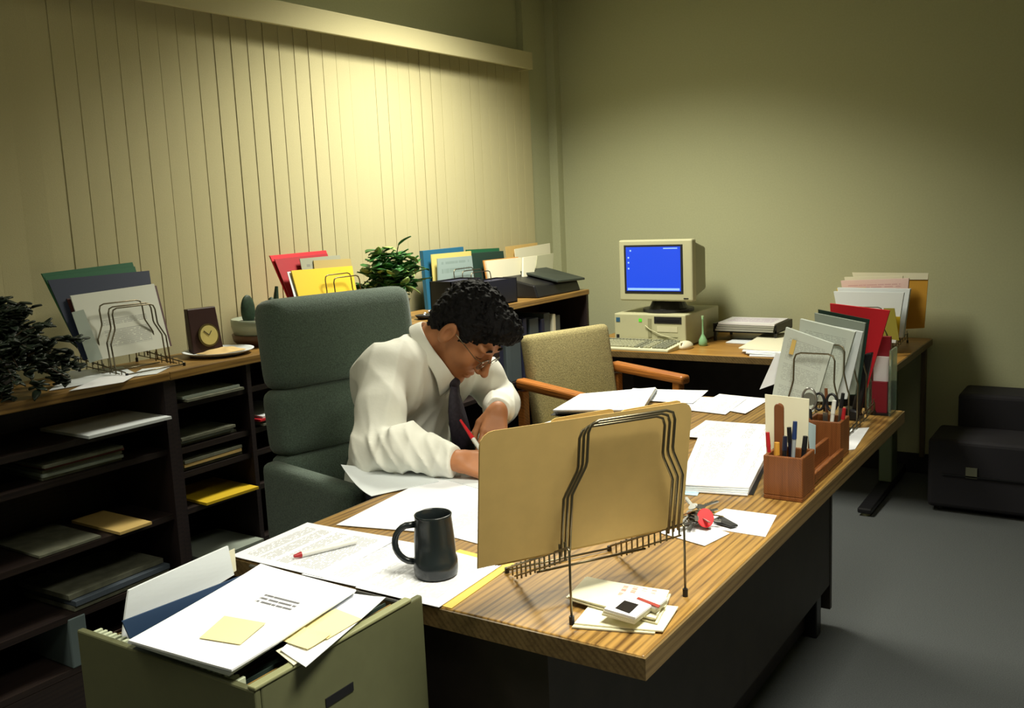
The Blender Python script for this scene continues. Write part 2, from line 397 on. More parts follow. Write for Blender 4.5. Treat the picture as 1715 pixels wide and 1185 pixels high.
for i, (a, c) in enumerate(((.90, BINDD), (.98, BINDD), (1.05, BIND))):
    binder(('dark navy binder in the bottom shelf at the left edge', 'second dark navy binder from the left in the bottom shelf', 'grey binder beside the navy ones in the bottom shelf')[i], -2.80, -2.54, a, a+.055, .15, .43, c, False)
# corner bookcase binders
yb = 3.70
for i in range(9):
    wdt = (.05, .04, .09, .035, .085, .03, .06, .028, .05)[i]
    m_ = (BINDD, BIND, BIND, BINDD, BIND, BINDD, BIND, CREAM, BIND)[i]
    if yb+wdt > 4.53: break
    binder(('dark binder leftmost in the corner bookcase', 'thin grey binder second in the corner bookcase', 'wide grey binder in the corner bookcase, just right of the man\'s hair', 'slim dark binder between two wide grey ones', 'second wide grey binder in the corner bookcase', 'slim dark binder right of the wide grey ones', 'grey binder left of the slim cream one', 'slim cream binder in the corner bookcase', 'rightmost grey binder in the corner bookcase')[i],
           -2.80, -2.545+.01*(i % 2), yb, yb+wdt, .57, .57+.30-.012*(i % 3), m_, False, name='binder')
    yb += wdt+.012+(.03 if i == 3 else 0)
# ------------------------------------------------------------------ main desk
DX0, DX1, DY0, DY1 = -1.512, -0.596, 1.214, 3.052
dk = thing('office_desk', 'large desk with an oak grained top and dark sides, in front of the seated man', 'desk', ((DX0+DX1)/2, (DY0+DY1)/2, 0))
MB().box2((DX0, DY0, ZD-.036), (DX1, DY1, ZD)).build('desktop', OAK, dk, world=True, bev=.003)
e = MB(); e.box2((DX0, DY0-.004, ZD-.037), (DX1+.004, DY0, ZD-.002)); e.box2((DX1, DY0, ZD-.037), (DX1+.004, DY1, ZD-.002)); e.box2((DX0, DY1, ZD-.037), (DX1+.004, DY1+.004, ZD-.002)); e.box2((DX0-.004, DY0-.004, ZD-.037), (DX0, DY1+.004, ZD-.002))
e.build('edge_band', OAKEDGE, dk, world=True)
DARKP = mat('dark_desk_panel', (58, 50, 46), 0.55, noise=0.25, scale=14)
MB().box2((-.83, 1.30, .145), (-.81, 3.03, ZD-.037)).build('modesty_panel', DARKP, dk, world=True)
MB().box2((-.90, 1.32, .02), (-.86, 2.92, .14)).build('plinth', WALNUT, dk, world=True)
MB().box2((-1.46, 1.28, .06), (-.808, 1.30, ZD-.037)).build('end_panel', DARKP, dk, world=True)
MB().box2((-1.46, 3.03, .06), (-.808, 3.05, ZD-.037)).build('end_panel', DARKP, dk, world=True)
for yy in (1.36, 2.92): MB().box2((-.88, yy, 0), (-.82, yy+.05, .15)).build('foot', BLACKP, dk, world=True, bev=.004)
for yy in (1.36, 2.92): MB().box2((-1.44, yy, 0), (-1.38, yy+.05, .08)).build('foot', BLACKP, dk, world=True, bev=.004)
p = MB().box2((-1.46, 2.55, .08), (-.86, 3.00, ZD-.04)).build('drawer_pedestal', DARKP, dk, world=True)
for zz in (.12, .34, .53):
    dr = MB().box2((-1.478, 2.565, zz), (-1.461, 2.985, zz+.17)).build('drawer', WALNUT, dk, world=True, bev=.003)
    h_ = MB().box2((-1.49, 2.72, zz+.12), (-1.479, 2.83, zz+.135)); o = h_.build('handle', BEIGED, None); o.parent = dr; o.matrix_parent_inverse = Matrix.Identity(4); o.location = -Vector(dk.location)
# ------------------------------------------------------------------ computer table
TZ = 0.69
ct = thing('computer_table', 'narrow oak topped table against the back wall, carrying the computer', 'table', (-1.65, 4.58, 0))
TX0, TX1, TY0, TY1 = -2.47, -.845, 4.175, 4.97
MB().box2((TX0, TY0, TZ-.03), (TX1, TY1, TZ)).build('tabletop', OAKX, ct, world=True, bev=.003)
e = MB(); e.box2((TX0, TY0-.004, TZ-.031), (TX1+.004, TY0, TZ-.002)); e.box2((TX1, TY0, TZ-.031), (TX1+.004, TY1, TZ-.002)); e.build('edge_band', OAKEDGE, ct, world=True)
LEGM = mat('table_leg_metal', (92, 104, 78), 0.5)
for xx in (-2.36, -.975):
    L = MB().box2((xx-.03, 4.60, .05), (xx+.03, 4.72, TZ-.031)).build('leg', LEGM, ct, world=True, bev=.006)
    f = MB(); f.hexa([(xx-.03, 4.20, .012), (xx+.03, 4.20, .012), (xx+.03, 4.93, .012), (xx-.03, 4.93, .012), (xx-.03, 4.20, .035), (xx+.03, 4.20, .035), (xx+.03, 4.93, .06), (xx-.03, 4.93, .06)])
    f.build('foot', BLACKP, ct, world=True, bev=.006)
    g = MB(); g.cyl((xx, 4.23, 0), (xx, 4.23, .014), .02); g.cyl((xx, 4.90, 0), (xx, 4.90, .014), .02); g.build('glide', BEIGED, ct, world=True)
MB().box2((TX0+.05, 4.78, .30), (-1.01, 4.80, TZ-.031)).build('modesty_panel', DARKP, ct, world=True)
MB().box2((-.885, 4.93, .10), (-.865, 4.97, TZ-.031)).build('leg', mat('brown_leg', (86, 70, 44), .5), ct, world=True)
MB().box2((TX0+.01, 4.30, 0), (TX0+.34, 4.75, TZ-.031)).build('cabinet', DARKP, ct, world=True)
# ------------------------------------------------------------------ office chair
oc = thing('office_chair', 'high-backed grey-green fabric office chair behind the seated man', 'chair', (-1.99, 2.19, 0), rz=math.radians(-12))
def cushion(c, size, r, m, name, parent, nseg=10, ry=0, bulge=.0):
    """rounded upholstered block, axis aligned in local space then tilted"""
    me = bmesh.new(); bmesh.ops.create_cube(me, size=1.0)
    for v in me.verts: v.co = Vector((v.co.x*size[0], v.co.y*size[1], v.co.z*size[2]))
    bmesh.ops.bevel(me, geom=me.edges[:], offset=r, segments=4, profile=.6, affect='EDGES')
    bmesh.ops.subdivide_edges(me, edges=[e for e in me.edges if e.calc_length() > .08], cuts=5, use_grid_fill=True)
    hs = np.array(size)/2
    for v in me.verts:
        fy = max(0, 1-(v.co.y/hs[1])**2); fz = max(0, 1-(v.co.z/hs[2])**2); fx = max(0, 1-(v.co.x/hs[0])**2)
        if size[0] <= min(size[1:]): v.co.x += math.copysign(bulge*fy*fz, v.co.x)
        elif size[2] <= min(size[:2]): v.co.z += math.copysign(bulge*fx*fy, v.co.z)
    R = Matrix.Rotation(ry, 4, 'Y')
    for v in me.verts: v.co = R @ v.co + Vector(c)
    V = [tuple(v.co) for v in me.verts]; F = [tuple(v.index for v in f.verts) for f in me.faces]
    me.free(); return link(name, V, F, m, parent, True)
# local: +x = facing forward, y sideways; origin under the seat
tilt = -0.10
cushion((-.155, 0, 1.03), (.13, .54, .28), .055, TEAL, 'head_rest', oc, ry=tilt, bulge=.012)
cushion((-.135, 0, .795), (.13, .55, .205), .045, TEAL, 'backrest', oc, ry=tilt, bulge=.01)
cushion((-.115, 0, .60), (.13, .55, .20), .045, TEAL, 'lumbar_cushion', oc, ry=tilt, bulge=.01)
cushion((.12, 0, .46), (.50, .56, .13), .05, TEAL, 'seat', oc, bulge=.008)
for s in (-1, 1):
    a = cushion((.10, s*.30, .565), (.46, .065, .25), .03, TEAL, 'armrest', oc)
MB().cyl((.08, 0, .12), (.08, 0, .40), .03).build('column', BLACKP, oc, smooth=False)
for i in range(5):
    a = 2*math.pi*i/5+.3; x, y = math.cos(a), math.sin(a)
    l_ = MB().tube([(.08, 0, .14), (.08+.15*x, .15*y, .12), (.08+.28*x, .28*y, .08)], [.022, .018, .014]).build('base_leg', BLACKP, oc, smooth=True)
    MB().cyl((.08+.28*x-.015*y, .28*y+.015*x, .028), (.08+.28*x+.015*y, .28*y-.015*x, .028), .028).build('caster', BLACKP, oc)
# ------------------------------------------------------------------ guest chair
gc = thing('guest_chair', 'beige tweed armchair with wooden arms between the desk and the computer table', 'chair', (-1.97, 3.66, 0), rz=math.radians(-19))
cushion((-.20, 0, .635), (.075, .49, .44), .032, TWEED, 'backrest', gc, ry=-.16, bulge=.012)
cushion((.05, 0, .42), (.50, .50, .09), .035, TWEED, 'seat', gc, bulge=.006)
for s in (-1, 1):
    y = s*.285
    MB().hexa([(-.22, y-.028, .625), (.24, y-.028, .610), (.24, y+.028, .610), (-.22, y+.028, .625), (-.22, y-.028, .670), (.24, y-.028, .650), (.24, y+.028, .650), (-.22, y+.028, .670)]).build('arm', CHAIRW, gc, bev=.014, seg=3)
    for x in (-.20, .19): MB().box2((x-.022, y-.018, 0), (x+.022, y+.018, .615)).build('leg', CHAIRW, gc, bev=.006)
    MB().box2((-.18, y-.012, .345), (.17, y+.012, .385)).build('side_rail', CHAIRW, gc, bev=.004)
# ------------------------------------------------------------------ computer
mo = thing('computer_monitor', 'beige box-shaped computer monitor with a blue screen', 'monitor', (-2.05, 4.48, .855))
FY = 4.385
b = MB(); b.box2((-2.238, FY, .915), (-1.838, FY+.05, 1.222)); b.build('bezel', BEIGEP, mo, world=True, bev=.008)
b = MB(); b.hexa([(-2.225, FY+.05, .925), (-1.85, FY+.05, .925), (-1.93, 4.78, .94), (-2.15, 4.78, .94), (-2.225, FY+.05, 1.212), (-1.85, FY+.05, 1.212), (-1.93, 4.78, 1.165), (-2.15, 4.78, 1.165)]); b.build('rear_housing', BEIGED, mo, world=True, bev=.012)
for i in range(6): pass
BEZ = mat('dark_screen_frame', (34, 34, 36), .4)
b = MB(); b.box2((-2.208, FY-.002, .953), (-1.868-.02, FY+.001, 1.197)); b.build('screen_frame', BEZ, mo, world=True, bev=.001)
SCR = mat('blue_screen', (10, 20, 90), .25, emit=(38, 82, 226), es=1.0)
b = MB(); scn = b.box2((-2.196, FY-.0035, .966), (-1.900, FY-.0018, 1.187)).build('screen', SCR, mo, world=True)
LITE = mat('screen_white', (120, 150, 220), .3, emit=(120, 160, 240), es=1.0)
def onscr(b, name, m):
    o = b.build(name, m, None); o.parent = scn; o.location = -Vector(mo.location); return o
onscr(MB().box2((-2.190, FY-.0045, .970), (-1.906, FY-.0037, .981)), 'taskbar', LITE)
for i, z in enumerate((1.165, 1.13, 1.105, 1.075)): onscr(MB().box2((-2.186+(.0 if i else .012), FY-.0045, z), (-2.178+(.0 if i else .012), FY-.0037, z+.008)), 'icon', LITE)
b = MB().box2((-1.99, FY-.0045, 1.176), (-1.915, FY-.0037, 1.181)); onscr(b, 'title_bar', LITE)
b = MB(); b.cyl((-2.03, 4.52, .853), (-2.03, 4.52, .868), .13, .13, 28); b.cyl((-2.03, 4.52, .868), (-2.03, 4.52, .93), .10, .07, 24); b.build('swivel_base', BEZ, mo, world=True, smooth=False)
MB().box2((-1.887, FY-.002, .928), (-1.862, FY, .933)).build('power_lamp', BEZ, mo, world=True)
pc = thing('desktop_computer', 'beige desktop computer case lying under the monitor', 'computer', (-2.06, 4.56, TZ))
PX0, PX1, PY0, PY1, PZ0, PZ1 = -2.262, -1.868, 4.36, 4.80, TZ+.004, .852
MB().box2((PX0, PY0, PZ0), (PX1, PY1, PZ1)).build('case', BEIGEP, pc, world=True, bev=.006)
f = PY0-.002
MB().box2((PX0+.225, f, PZ0+.112), (PX0+.372, f+.003, PZ0+.146)).build('drive_bay', BEZ, pc, world=True)
MB().box2((PX0+.235, f-.002, PZ0+.122), (PX0+.362, f, PZ0+.134)).build('disc_drive', BLACKP, pc, world=True)
MB().box2((PX0+.24, f, PZ0+.07), (PX0+.35, f+.003, PZ0+.098)).build('floppy_drive', mat('floppy_front', (196, 192, 160), .5), pc, world=True)
MB().box2((PX0+.19, f, PZ0+.04), (PX0+.21, f+.003, PZ0+.135)).build('vent', BEIGED, pc, world=True)
MB().box2((PX0+.012, f, PZ0+.115), (PX0+.034, f+.003, PZ0+.137)).build('badge', mat('blue_badge', (50, 90, 120), .4), pc, world=True)
MB().box2((PX0+.14, f, PZ0+.118), (PX0+.157, f+.003, PZ0+.134)).build('power_light', mat('green_led', (60, 200, 40), .4, emit=(120, 230, 50), es=.25), pc, world=True)
MB().box2((PX0+.012, f, PZ0+.03), (PX0+.028, f+.003, PZ0+.05)).build('reset_button', BEZ, pc, world=True)
for i in range(3): MB().box2((PX0+.24, f, PZ0+.015+.014*i), (PX0+.35, f+.002, PZ0+.019+.014*i)).build('vent_slot', BEIGED, pc, world=True)
kb = thing('keyboard', 'beige computer keyboard in front of the desktop computer', 'keyboard', (-2.08, 4.27, TZ))
b = MB(); b.hexa([(-2.33, 4.18, TZ), (-1.885, 4.18, TZ), (-1.865, 4.345, TZ), (-2.31, 4.345, TZ), (-2.33, 4.18, TZ+.014), (-1.885, 4.18, TZ+.014), (-1.865, 4.345, TZ+.034), (-2.31, 4.345, TZ+.034)])
b.build('base', mat('keyboard_beige', (206, 204, 170), .55), kb, world=True, bev=.004)
KEYM = mat('keycaps', (170, 170, 142), .5); KEYD = mat('keycaps_dark', (132, 134, 116), .5)
rows = MB(); dark = MB()
for r in range(6):
    y0 = 4.192+r*.0225+(.008 if r == 5 else 0); z0 = TZ+.0165+.02*((y0-4.18)/.165)
    xs = 0; x = -2.318+(y0-4.18)*.12
    for k in range(21):
        if k in (15, 16) and r < 1: pass
        gap = .008 if k in (14, 17) else 0
        x += gap
        if r == 0 and 4 <= k <= 8:
            x += .0192; continue
        (dark if (k in (0, 13, 14) or r == 5 or k > 16) else rows).box((x+.0085, y0+.008, z0+.003), (.0165, .0165, .008))
        x += .0192
rows.box((-2.19, 4.200, TZ+.0215), (.095, .0165, .008))
o = rows.build('key_block', KEYM, kb, world=True); o['kind'] = 'stuff'
o = dark.build('function_keys', KEYD, kb, world=True); o['kind'] = 'stuff'
ms = thing('computer_mouse', 'round beige computer mouse beside the keyboard', 'mouse', (-1.862, 4.335, TZ))
def blob(name, m, parent, c, r, n=20, zcut=None, world=True):
    V = []; F = []; R_ = 12
    for j in range(R_+1):
        th = math.pi*j/R_
        for i in range(n):
            ph = 2*math.pi*i/n; z = math.cos(th)*r[2]
            if zcut is not None: z = max(z, zcut)
            V.append((c[0]+r[0]*math.sin(th)*math.cos(ph), c[1]+r[1]*math.sin(th)*math.sin(ph), c[2]+z))
    for j in range(R_):
        for i in range(n): F.append((j*n+i, (j+1)*n+i, (j+1)*n+(i+1) % n, j*n+(i+1) % n))
    return link(name, V, F, m, parent, True, world)
blob('body', mat('mouse_beige', (214, 208, 180), .45), ms, (-1.862, 4.335, TZ+.010), (.036, .055, .028), zcut=-.010)
MB().box2((-1.864, 4.282, TZ+.022), (-1.860, 4.315, TZ+.033)).build('button_gap', BEIGED, ms, world=True)
cd = MB().tube([(-1.862, 4.385, TZ+.008), (-1.90, 4.37, TZ+.006), (-1.92, 4.352, TZ+.04), (-2.0, 4.352, TZ+.06), (-2.06, 4.353, TZ+.085), (-2.085, 4.353, TZ+.105)], .0025).build('cable', BEIGEP, ms, world=True, smooth=True)
bt = thing('bud_vase', 'small pale green bottle with a long thin neck beside the computer', 'vase', (-1.812, 4.44, TZ))
MB().lathe([(.0, 0), (.018, 0), (.022, .01), (.020, .03), (.012, .045), (.005, .06), (.0038, .125), (.006, .133), (.006, .14), (.0, .141)], (-1.812, 4.44, TZ)).build('bottle', mat('pale_green_glass', (130, 176, 130), .3), bt, world=True, smooth=True)
MB().lathe([(0, .1405), (.0068, .1405), (.0068, .150), (0, .151)], (-1.812, 4.44, TZ), n=12).build('stopper', mat('pale_green_stopper', (160, 196, 150), .4), bt, world=True)
# tray and papers on the computer table
tr = thing('letter_tray', 'black letter tray on the computer table near the back wall', 'tray', (-1.66, 4.76, TZ))
b = MB(); b.box2((-1.83, 4.62, TZ+.045), (-1.50, 4.88, TZ+.052)); b.box2((-1.83, 4.62, TZ+.045), (-1.82, 4.88, TZ+.09)); b.box2((-1.51, 4.62, TZ+.045), (-1.50, 4.88, TZ+.09)); b.box2((-1.83, 4.87, TZ+.045), (-1.50, 4.88, TZ+.09)); b.box2((-1.83, 4.62, TZ+.045), (-1.50, 4.628, TZ+.065))
b.build('tray', BLACKP, tr, world=True, bev=.002)
b = MB(); 
for x in (-1.822, -1.508):
    for y in (4.63, 4.86): b.box2((x-.006, y-.006, TZ), (x+.006, y+.006, TZ+.045))
b.build('feet', BLACKP, tr, world=True)
t = thing('paper_stack', 'stack of purple printed papers in the black tray near the back wall', 'papers', (-1.66, 4.74, TZ+.052))
LAV = textpaper('lavender_print', base=(222, 220, 222), ink=(170, 140, 180), lines=14, fill=.6, strength=.7, v0=.2, v1=.9, seed=7)
for i in range(4): sheet('sheets', [(-1.815+.004*i, 4.612+.004*i, TZ+.053+.011*i), (-1.515+.003*i, 4.612-.002*i, TZ+.053+.011*i), (-1.515, 4.86, TZ+.053+.011*i), (-1.815, 4.86, TZ+.053+.011*i)], LAV if i == 3 else mat('paper_dim2', (150, 150, 140), .8), t, .009)
props(sheet('paper_sheet', [(-1.735, 4.55, TZ+.002), (-1.60, 4.53, TZ+.002), (-1.60, 4.70, TZ+.002), (-1.735, 4.70, TZ+.002)], PAPER2, None, .004), 'white sheet half under the black letter tray', 'paper')
t = thing('paper_stack', 'stack of loose white papers on the computer table right of the tray', 'papers', (-1.43, 4.32, TZ))
for i in range(4):
    j = (i*.013) % .03
    P = flat([(1255-6*i, 597-i*4), (1330+4*i, 600-i*3), (1335, 566-i*3), (1262+5*i, 573-i*4)], TZ+.001+.006*i)
    sheet('sheets', P, (PAPER, PAPER2, PAPER, CREAM)[i], t, .005, warp=.004, seed=i)
# ------------------------------------------------------------------ wire racks (inclined step sorters)
def upright_pts(w, h, r=.02):
    """outline of one wire upright in its own plane: (y, z)"""
    a, b = w/2, w*.385
    P = [(-a, 0), (-a, h*.46), (-a+.004, h*.50), (-b-.002, h*.66), (-b, h*.70), (-b, h-.018), (-b+.005, h-.005), (-b+.018, h)]
    return P+[(-y, z) for y, z in P[::-1]]
def wire_rack(label, loc, rz, length=.25, width=.20, rise=.128, ups=(.232, .244, .256), uh=.21, lean=.2, teeth=12, group=None, wr=.0021, tooth=True, foot=True):
    """local: x from the low end to the high end, y across"""
    t = thing('wire_rack', label, 'rack', loc, rz, group)
    hw = width/2; b = MB()
    fl = length
    for s in (-1, 1):
        y = s*hw
        b.tube([(fl, y, .004), (fl, y, rise-.004), (fl-.004, y, rise), (0.0, y, .012), (-.006, y, .004)], wr)
    b.tube([(-.004, -hw, .006), (-.004, hw, .006)], wr); b.tube([(fl*.5, -hw, rise*.5-.018), (fl*.5, hw, rise*.5-.018)], wr)
    b.build('base_frame', WIRE, t, smooth=True)
    if tooth:
        for s in (-1, 1):
            c = MB(); c.tube([(fl-.01, s*hw, rise-.022), (.03, s*hw, .006)], wr*.8)
            for i in range(teeth):
                x = .02+(fl-.035)*i/(teeth-1); z = rise*x/fl+.010
                c.cyl((x, s*hw, z-.028 if z > .034 else .004), (x, s*hw, z+.004), wr*.9, n=6)
            c.build('comb', WIRE, t, smooth=False)
    sn, cs = lean, math.sqrt(1-lean*lean)
    for x in ups:
        P = [(x+z*sn, y, rise*min(x, fl)/fl+.006+z*cs-.012) for y, z in upright_pts(width*.95, uh)]
        MB().tube(P, wr*1.15).build('upright', WIRE, t, smooth=True)
    if foot:
        for s in (-1, 1): MB().cyl((fl, s*hw, 0), (fl, s*hw, .014), .0045, n=10).build('foot_cap', BLACKP, t)
        for s in (-1, 1): MB().cyl((-.006, s*hw, 0), (-.006, s*hw, .01), .0045, n=10).build('foot_cap', BLACKP, t)
    return t
def quad(name, label, cat, px, vals, axis, m, thick=.004, parent=None, group=None, warp=0.0, seed=1, lab=None, back=None):
    """upright sheet or folder: four photograph corners (lower-left, lower-right, upper-right, upper-left) on planes axis = vals"""
    P = [at(x, y, axis, v) for (x, y), v in zip(px, vals)]
    d = back if back is not None else ((-thick, 0, 0) if axis == 'x' else (0, thick, 0))
    o = sheet(name, P, m, parent, thick, tv=d, warp=warp, seed=seed, label=lab)
    if parent is None: props(o, label, cat, group)
    return o
# big rack with the manila folders on the desk corner
RA = np.array([-.746, 1.26, ZD]); RB = np.array([-.629, 1.446, ZD])
rmid = (RA+RB)/2; wv = (RB-RA)/np.linalg.norm(RB-RA); dv = np.array([wv[1], -wv[0], 0])   # dv: low end -> high end
lowc = rmid-dv*.25
wire_rack('bronze wire rack holding the manila folders at the near corner of the desk', lowc, math.atan2(dv[1], dv[0]), .25, .22, .128, (.240, .225, .210), .222, .16)
def rackpt(L, a, z, lean=.16):   # L along slope from the low end, a across from the RA side, z height up the folder
    base = lowc+dv*L+wv*(a-.11)+np.array([0, 0, .128*L/.25+.004])
    return base+dv*(z*lean)+np.array([0, 0, z*math.sqrt(1-lean*lean)])
def folder(label, L, a0, a1, h, m, name='manila_folder', group=None, n=2, tab=None, th=.0015, gap=.004, tilt=0.0):
    t = None
    for k in range(n):
        LL = L-k*gap
        P = [rackpt(LL, a0, 0), rackpt(LL, a1, 0), rackpt(LL-.0*k, a1, h+tilt), rackpt(LL, a0, h)]
        # rounded top corners
        r = .022; pts = [(a0, 0), (a1, 0), (a1, h+tilt-r)]
        for q in range(5):
            g = math.pi/2*q/4; pts.append((a1-r+r*math.cos(g), h+tilt-r+r*math.sin(g)))
        if tab and k == 1:
            u0, u1 = tab; hh = h+tilt*.5+.012
            pts += [(u1+.012, h+tilt*.7), (u1+.006, hh+tilt*.3), (u1, hh+.002+tilt*.3), (u0, hh), (u0-.006, hh-.003), (u0-.012, h+.001)]
        for q in range(5):
            g = math.pi/2+math.pi/2*q/4; pts.append((a0+r+r*math.cos(g), h-r+r*math.sin(g)))
        F0 = [rackpt(LL, a, z) for a, z in pts]; F1 = [p-dv*th for p in F0]; nn = len(pts)
        V = F0+F1; F = [tuple(range(nn))[::-1], tuple(range(nn, 2*nn))]+[(i, (i+1) % nn, nn+(i+1) % nn, nn+i) for i in range(nn)]
        if t is None:
            t = link(name, V, F, m, None, center=True); props(t, label, 'folder', group)
        else:
            o = link('back_cover', V, F, m, None); o.parent = t; o.location = -Vector(t.location)
    return t
folder('front manila folder in the wire rack, wide and facing the viewer', .198, -.137, .252, .232, MANILA, n=2, tab=None, group=None)
folder('manila folder behind the front one, its tab showing left of the notch', .184, -.10, .236, .230, MANILA2, n=2, tab=(.0, .10), tilt=.001)
folder('rearmost manila folder in the wire rack, its tab at the right-hand corner', .172, -.09, .268, .230, MANILA2, n=2, tab=(.135, .240), tilt=.002)
b = MB(); P0 = rackpt(.207, .05, -.012); P1 = rackpt(.207, .20, -.012)
# ------------------------------------------------------------------ mug
MUGX, MUGY = [float(v) for v in at(731, 962, 'z', ZD+.004)[:2]]
mg = thing('coffee_mug', 'tall black coffee mug standing on the printed sheets', 'mug', (MUGX, MUGY, ZD+.0045), rz=math.radians(0))
prof = [(0, 0), (.036, 0), (.040, .004), (.0415, .018), (.0405, .034), (.0385, .036), (.0375, .07), (.035, .10), (.034, .112), (.0348, .1165), (.0335, .118), (.0318, .116), (.031, .10), (.0335, .05), (.034, .012), (0, .010)]
MB().lathe(prof, n=40).build('body', BLACKM, mg, smooth=True)
hd = []
for i in range(15):
    a = math.radians(80+200*i/14); hd.append((-.037-.0+.030*math.cos(a)-.0, 0, .062+.037*math.sin(a)))
hx = [(-.034, 0, .098)]+[( -.040+.034*math.cos(math.radians(110+140*i/10)), 0, .062+.036*math.sin(math.radians(110+140*i/10))) for i in range(11)]+[(-.037, 0, .026)]
R = rotm(rz=math.radians(30))
MB().tube([R @ np.array(p) for p in hx], .0062, n=10).build('handle', BLACKM, mg, smooth=True)
MB().lathe([(0, .085), (.0315, .085), (.0315, .086), (0, .086)]).build('coffee', mat('coffee', (30, 18, 12), .1), mg, smooth=False)
# ------------------------------------------------------------------ papers on the desk
P_ = paper
P_('printed sheet at the left corner of the desk, under the red-tipped pen', [(387, 931), (515, 877), (668, 903), (542, 968)], ZD+.0025, TXT, warp=.003)
P_('printed sheet between the pen sheet and the mug', [(505, 962), (640, 900), (760, 921), (632, 990)], ZD+.0015, TXT2, seed=3)
P_('printed sheet directly under the black mug', [(595, 984), (725, 915), (842, 945), (735, 1017)], ZD+.003, TXT, seed=4)
P_('yellow folder edge under the sheets beside the wire rack', [(640, 988), (770, 920), (862, 944), (756, 1019)], ZD+.0004, mat('yellow_pad', (226, 194, 96), .75))
P_('blank white sheet on the man\'s side of the desk, behind the pen sheet', [(563, 879), (728, 796), (872, 812), (712, 891)], ZD+.0020, PAPER, warp=.001)
P_('white sheet lying partly behind the front manila folder, right of the mug', [(700, 884), (830, 820), (930, 850), (806, 912)], ZD+.0010, TXT2, seed=6)
P_('white sheet under the man\'s writing hand', [(735, 800), (850, 758), (940, 790), (830, 826)], ZD+.0032, PAPER2)
P_('white sheet peeking out left of the manila folder tab', [(888, 716), (925, 704), (990, 716), (950, 735)], ZD+.001, PAPER)
t = thing('paper_stack', 'stack of white papers at the far left of the desk by the armchair', 'papers', tuple(at(1010, 678, 'z', ZD)))
for i in range(5):
    paper('', [(930-i, 692-i), (968+i, 665-i), (1102-i, 654-i), (1075, 692-i)], ZD+.001+.005*i, (PAPER, PAPER2, PAPER, CREAM, TXT2)[i], name='sheets', thick=.004, parent=t, seed=i)
o = paper('black folder under the stack of papers at the far left of the desk', [(922, 695), (962, 664), (1000, 668), (960, 700)], ZD+.0002, BLACKP, name='black_folder', cat='folder', thick=.0008)
P_('white printed sheet on the far edge of the desk, middle', [(1042, 668), (1060, 652), (1186, 655), (1160, 676)], ZD+.004, TXT2, seed=8, warp=.004)
P_('white sheet on the far edge of the desk, left of the last two', [(1130, 684), (1160, 664), (1250, 668), (1215, 694)], ZD+.0025, TXT2, seed=9)
P_('white sheet at the far right edge of the desk behind the organizer', [(1170, 678), (1205, 660), (1290, 668), (1248, 694)], ZD+.001, PAPER, seed=10, warp=.003)
P_('white sheet in the middle of the desk, furthest of the pile by the organizer', [(1140, 731), (1182, 705), (1300, 712), (1285, 743)], ZD+.006, TXT2, seed=12, warp=.004)
t = thing('paper_stack', 'pile of printed white sheets left of the wooden organizer', 'papers', tuple(at(1215, 785, 'z', ZD)))
for i in range(4):
    paper('', [(1142-i*2, 822+i-i*4), (1170, 738-i*2), (1296, 745-i*2), (1252+i, 830-i*4)], ZD+.002+.004*i, (PAPER, PAPER2, PAPER2, TXT2)[i], name='sheets', thick=.003, parent=t, seed=20+i, warp=.003 if i == 3 else 0)
paper('pale blue sheet', [(1145, 828), (1152, 802), (1180, 805), (1168, 830)], ZD+.0008, mat('pale_blue_paper', (176, 208, 222), .8), name='blue_sheet', parent=t)
o = paper('black folder under the pile of printed sheets left of the organizer', [(1160, 822), (1185, 760), (1290, 765), (1262, 829)], ZD+.0002, BLACKP, name='black_folder', cat='folder', thick=.0012)
o = P_('white note paper under the keys, nearest sheet to the wire rack', [(1105, 892), (1150, 868), (1222, 893), (1180, 914)], ZD+.0015, PAPER, seed=14)
P_('white sheet right of the keys, with a square corner toward the desk edge', [(1160, 880), (1214, 852), (1301, 863), (1282, 899)], ZD+.0005, PAPER, seed=15)
P_('small white sheet right of the organizer at the desk edge', [(1395, 757), (1405, 719), (1456, 716), (1432, 752)], ZD+.001, PAPER, seed=16)
# curled sheet hanging off the desk by the man's elbow
c0 = [at(572, 792, 'z', .752), at(622, 831, 'z', .742), at(735, 806, 'z', .744), at(700, 780, 'z', .748)]
o = sheet('paper_sheet', [c0[0], c0[1], c0[2], c0[3]], PAPER2, None, .0012, warp=0, fn=lambda u, v: (0, 0, .022*(1-v)**2*(1-u)-.012*(1-v)**2*u*(1-u)*4), n=12)
props(o, 'white sheet curling up off the desk edge below the man\'s elbow', 'paper')
# pens on the sheets
def marker(label, a, b, r=.0055, body=None, cap=None, name='felt_pen', capfrac=.12, tip=True, z0=None):
    a = np.array(a, float); b = np.array(b, float); ax = b-a; m0 = (a+b)/2
    t = thing(name, label, 'pen', tuple(m0))
    MB().cyl(a+ax*capfrac, b, r, r*.92, 14).build('barrel', body, t, world=True, smooth=False)
    MB().cyl(a, a+ax*capfrac, r*.5, r*1.05, 14).build('cap', cap, t, world=True)
    MB().cyl(b, b+ax*.012, r*.92, r*.5, 12).build('end_plug', cap if not tip else body, t, world=True)
    return t
REDC = mat('red_cap', (170, 26, 34), .4); WHB = mat('white_barrel', (226, 226, 220), .4)
za = ZD+.0105
marker('white pen with a dark red tip lying on the printed sheet', at(492, 931, 'z', za), at(596, 906, 'z', za), .0058, WHB, REDC)
